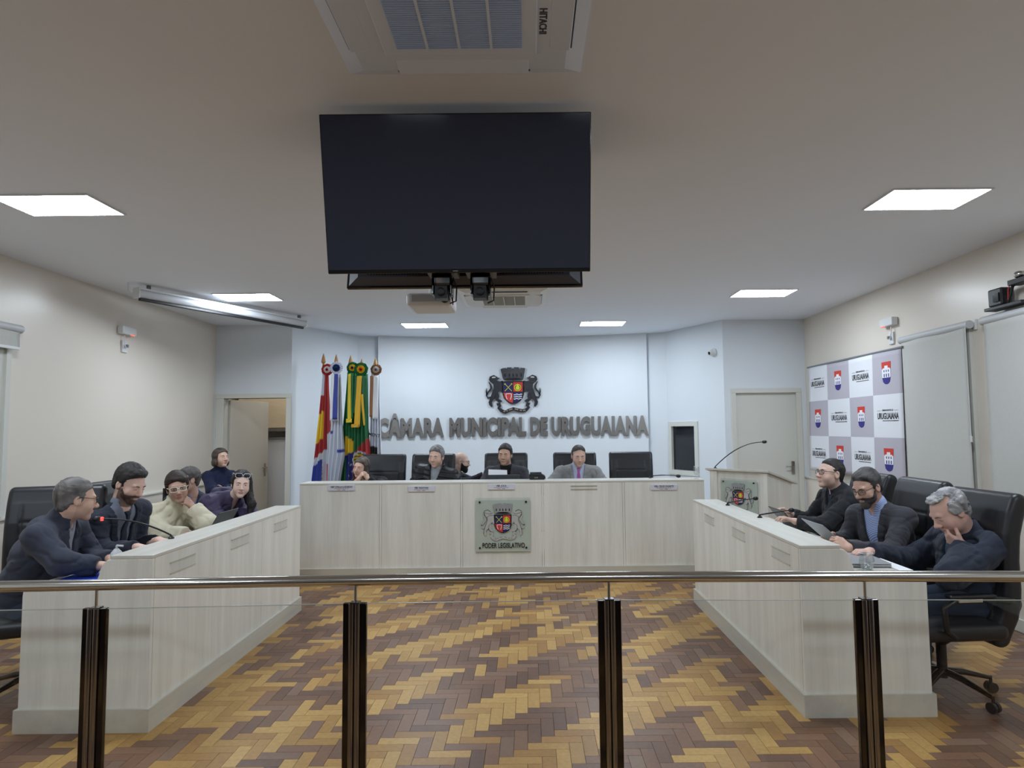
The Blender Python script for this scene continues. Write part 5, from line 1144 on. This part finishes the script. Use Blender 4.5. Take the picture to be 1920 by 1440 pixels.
# ---------------------------------------------------------------- the cast
NAVY=cloth('navy_suit',(44,48,62)); DARKJ=cloth('slate_jacket',(56,60,74)); SHIRTG=cloth('grey_blue_shirt',(112,118,132)); TIE1=cloth('dark_blue_tie',(44,50,66))
# left desk, nearest: grey-haired man leaning on the desk, face turned away
p=Person('person in a dark hooded jacket leaning on the left desk, nearest at left',(-2.792, 4.05, 1.189),48,-8,4,(-2.895, 4.06, 1.046),(-3.13,4.05,.56),10,.19,1.02,1.12,skin=(218,178,158),seed=1)
p.arms((-2.855, 4.33, 0.772),(-2.643, 4.16, 0.813),(-2.703, 3.82, 0.853),(-2.507, 3.86, 0.828),dict(dir=(.9,-.2,-.05),palm=(0,.2,-1),curl=.4),dict(dir=(.97,.2,.0),palm=(0,0,-1),curl=.5))
p.body(.0036,(150,130,120,.35)).hair((74,70,68),'short',.004,col2=(128,124,122),top=.004).brows((80,70,62)).eyes(.9).glasses(m_frame)
p.shirt(cloth('pale_collar',(150,152,164)),(.045,.014)).garment('jacket',DARKJ,.024,True,(.05,-.22),(.05,.028),.006,extra=((ell(p.N-p.T[:,1]*.085-p.T[:,2]*.045,(.12,.055,.05),p.T),.03),)).legs(0,m_jeans,.14)
# man in navy suit and tie
p=Person('person in a navy suit and tie looking down at the left desk',(-2.771, 4.55, 1.244),-14,-24,2,(-2.838, 4.56, 1.068),(-3.16,4.72,.57),-16,.185,1.02,1.08,skin=(222,186,170),seed=2)
p.arms((-2.894, 4.86, 0.752),(-2.518, 4.47, 0.872),(-2.853, 4.4, 0.81),(-2.572, 4.32, 0.853),dict(dir=(.95,.1,-.1),palm=(0,0,-1),curl=.3),dict(dir=(.93,.15,-.05),palm=(0,0,-1),curl=.3))
p.body(.0036,(70,52,44,.75)).hair((30,27,27),'short',.004,top=.012,col2=(46,42,42),extra=(('e',(.0,.036,.104),(.054,.05,.022),.02),)).brows((36,30,28)).eyes(.45)
p.beard((66,50,44),.002,(104,80,70)).shirt(SHIRTG,(.045,.014)).tie(TIE1).garment('suit_jacket',NAVY,.018,True,(.078,-.38),None,.004,lapel=.045,vox=.0065).legs(0,m_dktr)
# woman in cream turtleneck, chin on hand, pale glasses
p=Person('person in a cream sweater and pale glasses resting chin on hand',(-2.882, 5.38, 1.145),-58,-4,-8,(-2.951, 5.46, 0.967),(-3.12,5.52,.52),-34,.18,.98,1.14,True,skin=(190,152,136),seed=3,neckr=.055)
CREAM=cloth('cream_knit',(214,206,182),.9,.03)
p.arms((-2.611, 5.35, 0.844),p.hp((-.085,.05,-.165)),(-2.942, 5.25, 0.787),(-2.644, 5.1, 0.804),dict(dir=p.hp((-.03,.085,-.085))-p.hp((-.085,.05,-.165)),palm=p.R@np.array((.75,-.5,.1)),curl=.8),dict(dir=(.9,.3,0),palm=(0,0,-1),curl=.3))
p.body(.004).hair((34,28,27),'short',.010,[(-.09,-.2),(-.08,-.05),(-.04,-.02),(-.02,.03),(.02,.036),(.045,.05),(.06,.07),(.075,.085),(.13,.2)],top=.008,col2=(60,44,40),extra=(('e',(-.045,.05,.075),(.035,.05,.03),.02),)).brows((40,30,28)).eyes(1.0,(30,22,18)).glasses(mat('cream_frame',srgb(226,216,192),.35),.027,.0195,.0032)
p.garment('sweater',CREAM,.026,True,None,(.085,.022),.007,fat=.016,freq=22,wrist=.03).legs(0,m_dktr)
# man behind, mostly hidden
p=Person('person in a dark suit behind the cream sweater, face hidden',(-3.305, 6.35, 1.139),-128,-2,0,(-3.29, 6.45, 0.954),(-3.42,6.58,.52),-60,.185,1.0,1.05,skin=(206,166,148),seed=4)
p.arms((-3.049, 6.3, 0.71),(-3.088, 6.15, 0.61),(-3.46, 6.4, 0.7),(-3.273, 6.2, 0.603))
p.body(.005).hair((52,48,47),'short',.003,col2=(100,96,94)).brows((50,44,42)).eyes(.8).shirt(cloth('blue_shirt',(96,130,190)),(.045,.013)).garment('suit_jacket',cloth('ink_suit',(42,47,64)),.018,True,(.02,-.15),None,.004,lapel=.04,vox=.011).legs(-30,m_dktr)
# older woman in navy turtleneck by the doorway, arms folded
p=Person('person in a navy turtleneck with folded arms beside the open doorway',(-3.837, 8.15, 1.274),-30,6,0,(-3.87, 8.2, 1.107),(-3.90,8.22,.60),-48,.145,.97,.88,True,skin=(212,176,156),seed=5,neckr=.05)
p.arms((-3.533, 8.05, 0.892),(-3.709, 7.98, 0.887),(-3.875, 8.0, 0.887),(-3.58, 7.95, 0.927),dict(dir=(-.9,-.2,.1),palm=(0,1,0),curl=.4),dict(dir=(.9,0,.1),palm=(0,1,0),curl=.4))
p.body(.005).hair((58,46,40),'bob',.008,[(-.11,-.02),(-.06,.018),(.0,.036),(.03,.04),(.055,.055),(.07,.07),(.085,.09),(.13,.2)],zmin=-.1,col2=(96,84,76),extra=(('e',(-.082,-.015,-.055),(.03,.05,.05),.02),('e',(.082,-.015,-.055),(.03,.05,.05),.02),('e',(0,-.08,-.05),(.07,.04,.06),.02))).brows((90,76,66),.0024).eyes(.25)
p.garment('turtleneck',cloth('navy_knit',(32,38,66),.9),.014,True,None,(.075,.012),.004,vox=.011).legs(-40,m_dktr)
# woman in purple jacket, long black hair, sunglasses on head
p=Person('person in a purple jacket with sunglasses on the head, at the left desk',(-2.612, 5.95, 1.125),-62,-4,6,(-2.756, 6.06, 0.98),(-3.14,6.24,.54),-30,.18,.97,1.16,True,skin=(226,194,180),seed=6,neckr=.048)
PURP=cloth('purple_jacket',(70,62,90),.5,.05,.2,300,.0)
p.arms((-2.54, 6.0, 0.797),(-2.375, 5.95, 0.816),(-2.736, 5.85, 0.749),(-2.421, 5.72, 0.788))
HB=p.hp((.055,-.03,-.02)); HB2=p.hp((.02,-.07,-.05))
p.body(.004).hair((22,19,21),'long',.008,[(-.14,.0),(-.06,.022),(.0,.034),(.03,.038),(.055,.05),(.07,.066),(.085,.085),(.13,.2)],zmin=-.12,col2=(38,32,34),extra=(('c',(-.06,-.02,.01),.035,(-.075,-.0,-.1),.03,.03),('w',p.hp((-.068,-.01,-.08)),.034,np.array((-2.504, 5.93, 0.949)),.034,.03),('w',np.array((-2.504, 5.93, 0.949)),.034,np.array((-2.508, 5.9, 0.843)),.02,.03),('w',p.hp((-.05,-.06,0)),.045,np.array((-2.562, 6.02, 0.963)),.04,.03))).brows((34,28,28),.0028).eyes(1.0,(44,34,26))
p.glasses(mat('silver_frame',srgb(206,206,214),.25),.029,.021,.0026,.075,.088,.034,True,'sunglasses')
p.garment('jacket',PURP,.026,True,(.03,-.1),(.03,.03),.006,quilt=.004,fat=.012,extra=((ell(p.N-p.T[:,1]*.06-p.T[:,2]*.0+p.T[:,0]*.03,(.14,.085,.07),p.T),.03),)).legs(0,m_dktr)
# ---------------- presiding bench
BLACKC=cloth('black_cloth',(32,32,36))
p=Person('person in black with hands clasped at the mouth, beside the flags',(-2.015, 7.86, 1.154),-108,-2,8,(-1.973, 7.98, 0.986),(-1.92,8.14,.66),-95,.175,.97,1.02,True,skin=(212,174,154),seed=7,neckr=.05)
p.arms((-1.757, 7.72, 0.917),(-1.886, 7.68, 1.027),(-2.134, 7.72, 0.921),(-1.993, 7.66, 1.03),dict(dir=(-.5,-.05,.85),palm=(-.7,.5,-.3),curl=.7),dict(dir=(.5,-.1,.75),palm=(.7,.5,-.3),curl=.8))
p.body(.0042).hair((62,50,44),'bob',.010,[(-.13,.0),(-.06,.03),(.0,.04),(.03,.044),(.055,.058),(.07,.07),(.085,.088),(.13,.2)],zmin=-.12,col2=(112,100,92),extra=(('e',(-.07,-.0,-.06),(.03,.05,.075),.02),('e',(.07,-.0,-.06),(.03,.05,.075),.02),('e',(0,-.07,-.05),(.075,.05,.08),.02))).brows((70,58,50),.0026).eyes(.8)
p.garment('jacket',BLACKC,.02,True,(.03,-.1),(.04,.02),.005,wrist=.0).legs(-90,m_dktr)
p=Person('person in a black quilted puffer jacket at the bench',(-1.132, 8.0, 1.267),-106,-6,3,(-1.132, 8.05, 1.108),(-1.19,8.16,.66),-96,.195,1.02,1.18,skin=(222,184,166),seed=8,wide=1.06,neckr=.064)
p.arms((-0.841, 7.95, 0.848),(-0.986, 7.72, 0.791),(-1.403, 7.95, 0.854),(-1.205, 7.72, 0.793))
p.body(.0042,(140,110,98,.3)).hair((92,90,90),'short',.005,top=.010,col2=(146,146,148)).brows((50,44,42)).eyes(.75)
p.shirt(cloth('grey_tee',(150,154,160)),(.018,.008)).garment('puffer_jacket',cloth('black_puffer',(38,38,42),.45,.03,.1,200,0),.026,True,(.055,-.24),(.035,.03),.003,quilt=.012,fat=.014,vox=.0085).legs(-90,m_dktr)
p=Person('person in a black jacket seen in profile, reaching right behind the bench',(-0.887, 8.6, 1.176),2,-8,0,(-0.99, 8.64, 1.007),(-1.10,8.72,.60),-15,.18,1.0,1.0,skin=(228,194,178),seed=9)
p.arms((-0.768, 8.75, 0.905),(-0.542, 8.45, 0.995),(-0.792, 8.4, 0.913),(-0.571, 8.36, 1.015),dict(dir=(.95,-.1,.25),palm=(0,.3,-1),curl=.4),dict(dir=(.95,.0,.3),palm=(0,.3,-1),curl=.4))
p.body(.0042,None,(120,92,80,.3)).brows((40,32,30)).eyes(.9).beard((34,28,27),.008,(50,40,38),.012).glasses(m_frame)
p.shirt(cloth('pale_tee',(190,196,206)),(.03,.012)).garment('jacket',cloth('black_jacket2',(34,34,39)),.018,True,(.05,-.2),None,.004).legs(0,m_dktr)
p=Person('person in a dark blazer and black shirt at the bench centre behind the laptop',(-0.291, 8.02, 1.283),-102,-4,2,(-0.281, 8.06, 1.118),(-.28,8.16,.66),-92,.195,1.0,1.12,skin=(204,164,144),seed=10,neckr=.062,wide=1.03)
p.arms((0.05, 7.92, 0.823),(-0.128, 7.72, 0.764),(-0.613, 7.92, 0.83),(-0.422, 7.72, 0.767))
p.body(.0042,(130,100,86,.25)).hair((28,26,27),'short',.004,top=.008,col2=(56,52,52)).brows((30,26,26),.004).eyes(.8)
p.shirt(cloth('black_tee',(16,16,18)),(.018,.008)).garment('blazer',cloth('charcoal_blazer',(62,62,68)),.018,True,(.06,-.40),None,.004,lapel=.04,vox=.0068).legs(-90,m_dktr)
p=Person('person in a light grey suit with a purple tie at the bench',(0.61, 8.0, 1.262),-84,-14,0,(0.605, 8.06, 1.109),(.60,8.18,.64),-90,.205,1.02,1.22,skin=(214,176,158),seed=11,neckr=.064,wide=1.05)
p.arms((0.942, 7.95, 0.875),(0.785, 7.7, 0.757),(0.193, 7.95, 0.87),(0.298, 7.72, 0.759))
p.body(.0042,(130,110,100,.2),(110,90,80,.35)).hair((44,38,37),'short',.001,[(-.09,-.2),(-.08,-.06),(-.03,-.04),(-.012,.02),(.03,.028),(.05,.035),(.066,.048),(.08,.055),(.11,.062),(.13,.07)],col2=(70,62,60),recede=.7).brows((40,34,34),.003).eyes(.55)
p.shirt(cloth('pale_blue_shirt',(178,186,212)),(.04,.014)).tie(cloth('purple_tie',(158,84,150),.5),.03).garment('suit_jacket',cloth('light_grey_suit',(136,136,136)),.018,True,(.068,-.38),None,.005,lapel=.05,vox=.0068).legs(-90,cloth('grey_trousers',(110,110,112)))
# ---------------- right desk
p=Person('person in glasses and black jacket looking up, farthest at the right desk',(2.465, 5.36, 1.205),188,9,-2,(2.548, 5.4, 1.058),(2.62,5.40,.55),184,.185,1.0,1.05,skin=(220,184,168),seed=12)
p.arms((2.288, 5.12, 0.824),(2.11, 5.22, 0.845),(2.4, 5.62, 0.799),(2.238, 5.62, 0.846),dict(dir=(-.9,.2,.35),palm=(-.3,0,-1),curl=.4),dict(dir=(-.8,.0,.5),palm=(-.5,-.3,-.8),curl=.5))
p.body(.004,(150,120,108,.2)).hair((40,37,38),'short',-.002,top=.004,col2=(60,56,56),recede=.5).brows((40,34,34)).eyes(.9).glasses(m_frame,.0245,.0175,.0019)
p.shirt(cloth('navy_polo',(38,46,72)),(.045,.016)).garment('jacket',cloth('black_jacket3',(40,41,45)),.022,True,(.045,-.12),(.035,.022),.006).legs(180,m_dktr)
p=Person('person in glasses, dark blazer and blue striped shirt at the right desk',(2.39, 4.64, 1.162),203,-20,-3,(2.483, 4.68, 1.003),(2.62,4.72,.55),205,.185,1.0,1.08,skin=(212,172,154),seed=13)
p.arms((2.399, 4.38, 0.757),(2.108, 4.36, 0.792),(2.364, 4.9, 0.762),(2.209, 4.78, 0.776),dict(dir=(-.85,.1,.45),palm=(-.3,.8,-.4),curl=.75),dict(dir=(-.8,-.1,.4),palm=(-.3,-.8,-.4),curl=.7))
p.body(.0036).hair((38,36,37),'short',.003,top=.006,col2=(96,94,94),extra=(('e',(0,.034,.102),(.052,.045,.02),.02),)).brows((44,38,36)).eyes(.45).beard((56,48,45),.004,(110,102,98),.003).glasses(m_frame,.0255,.0165,.0016)
p.shirt(stripes('checked_shirt',(190,206,236),(110,128,186),300),(.055,.014)).garment('blazer',cloth('dark_blazer',(60,60,66)),.018,True,(.068,-.40),None,.004,lapel=.045,vox=.0065).legs(180,m_dktr)
p=Person('person in a navy sweatshirt leaning face on one hand, nearest at right',(2.54, 3.98, 1.072),181,-32,-4,(2.682, 4.04, 0.93),(2.74,4.04,.55),188,.2,1.04,1.2,skin=(218,178,164),seed=14,wide=1.06,neckr=.062)
p.arms((2.374, 3.74, 0.747),p.hp((-.075,.085,-.165)),(2.527, 4.36, 0.711),(2.155, 4.18, 0.804),dict(dir=p.hp((-.005,.12,-.07))-p.hp((-.075,.085,-.165)),palm=p.R@np.array((.5,-.85,.1)),curl=.75),dict(dir=(-.97,-.15,.05),palm=(0,0,-1),curl=.45))
p.body(.0036,(170,140,130,.25)).hair((190,190,192),'fluffy',.004,[(-.10,-.2),(-.08,-.06),(-.03,-.04),(-.012,.018),(.02,.022),(.05,.022),(.07,.01),(.085,-.02),(.12,-.03),(.15,-.03)],col2=(110,110,114),grain=.004,recede=0,extra=(('e',(0,-.06,.06),(.08,.055,.06),.02),('e',(.075,-.02,.03),(.014,.05,.04),.02),('e',(-.075,-.02,.03),(.014,.05,.04),.02),('e',(0,.028,.104),(.055,.046,.016),.015),('e',(0,.0,.112),(.05,.06,.014),.015))).brows((120,110,104)).eyes(.3)
p.garment('undershirt',cloth('slate_tee',(66,80,100)),.010,False,None,(.02,.01),.003,hem=-.05).garment('sweatshirt',cloth('navy_fleece',(42,48,62),.9,.08,.4,300),.024,True,(.05,-.5),(.04,.026),.007,fat=.012,wrist=.01).legs(180,m_jeans)
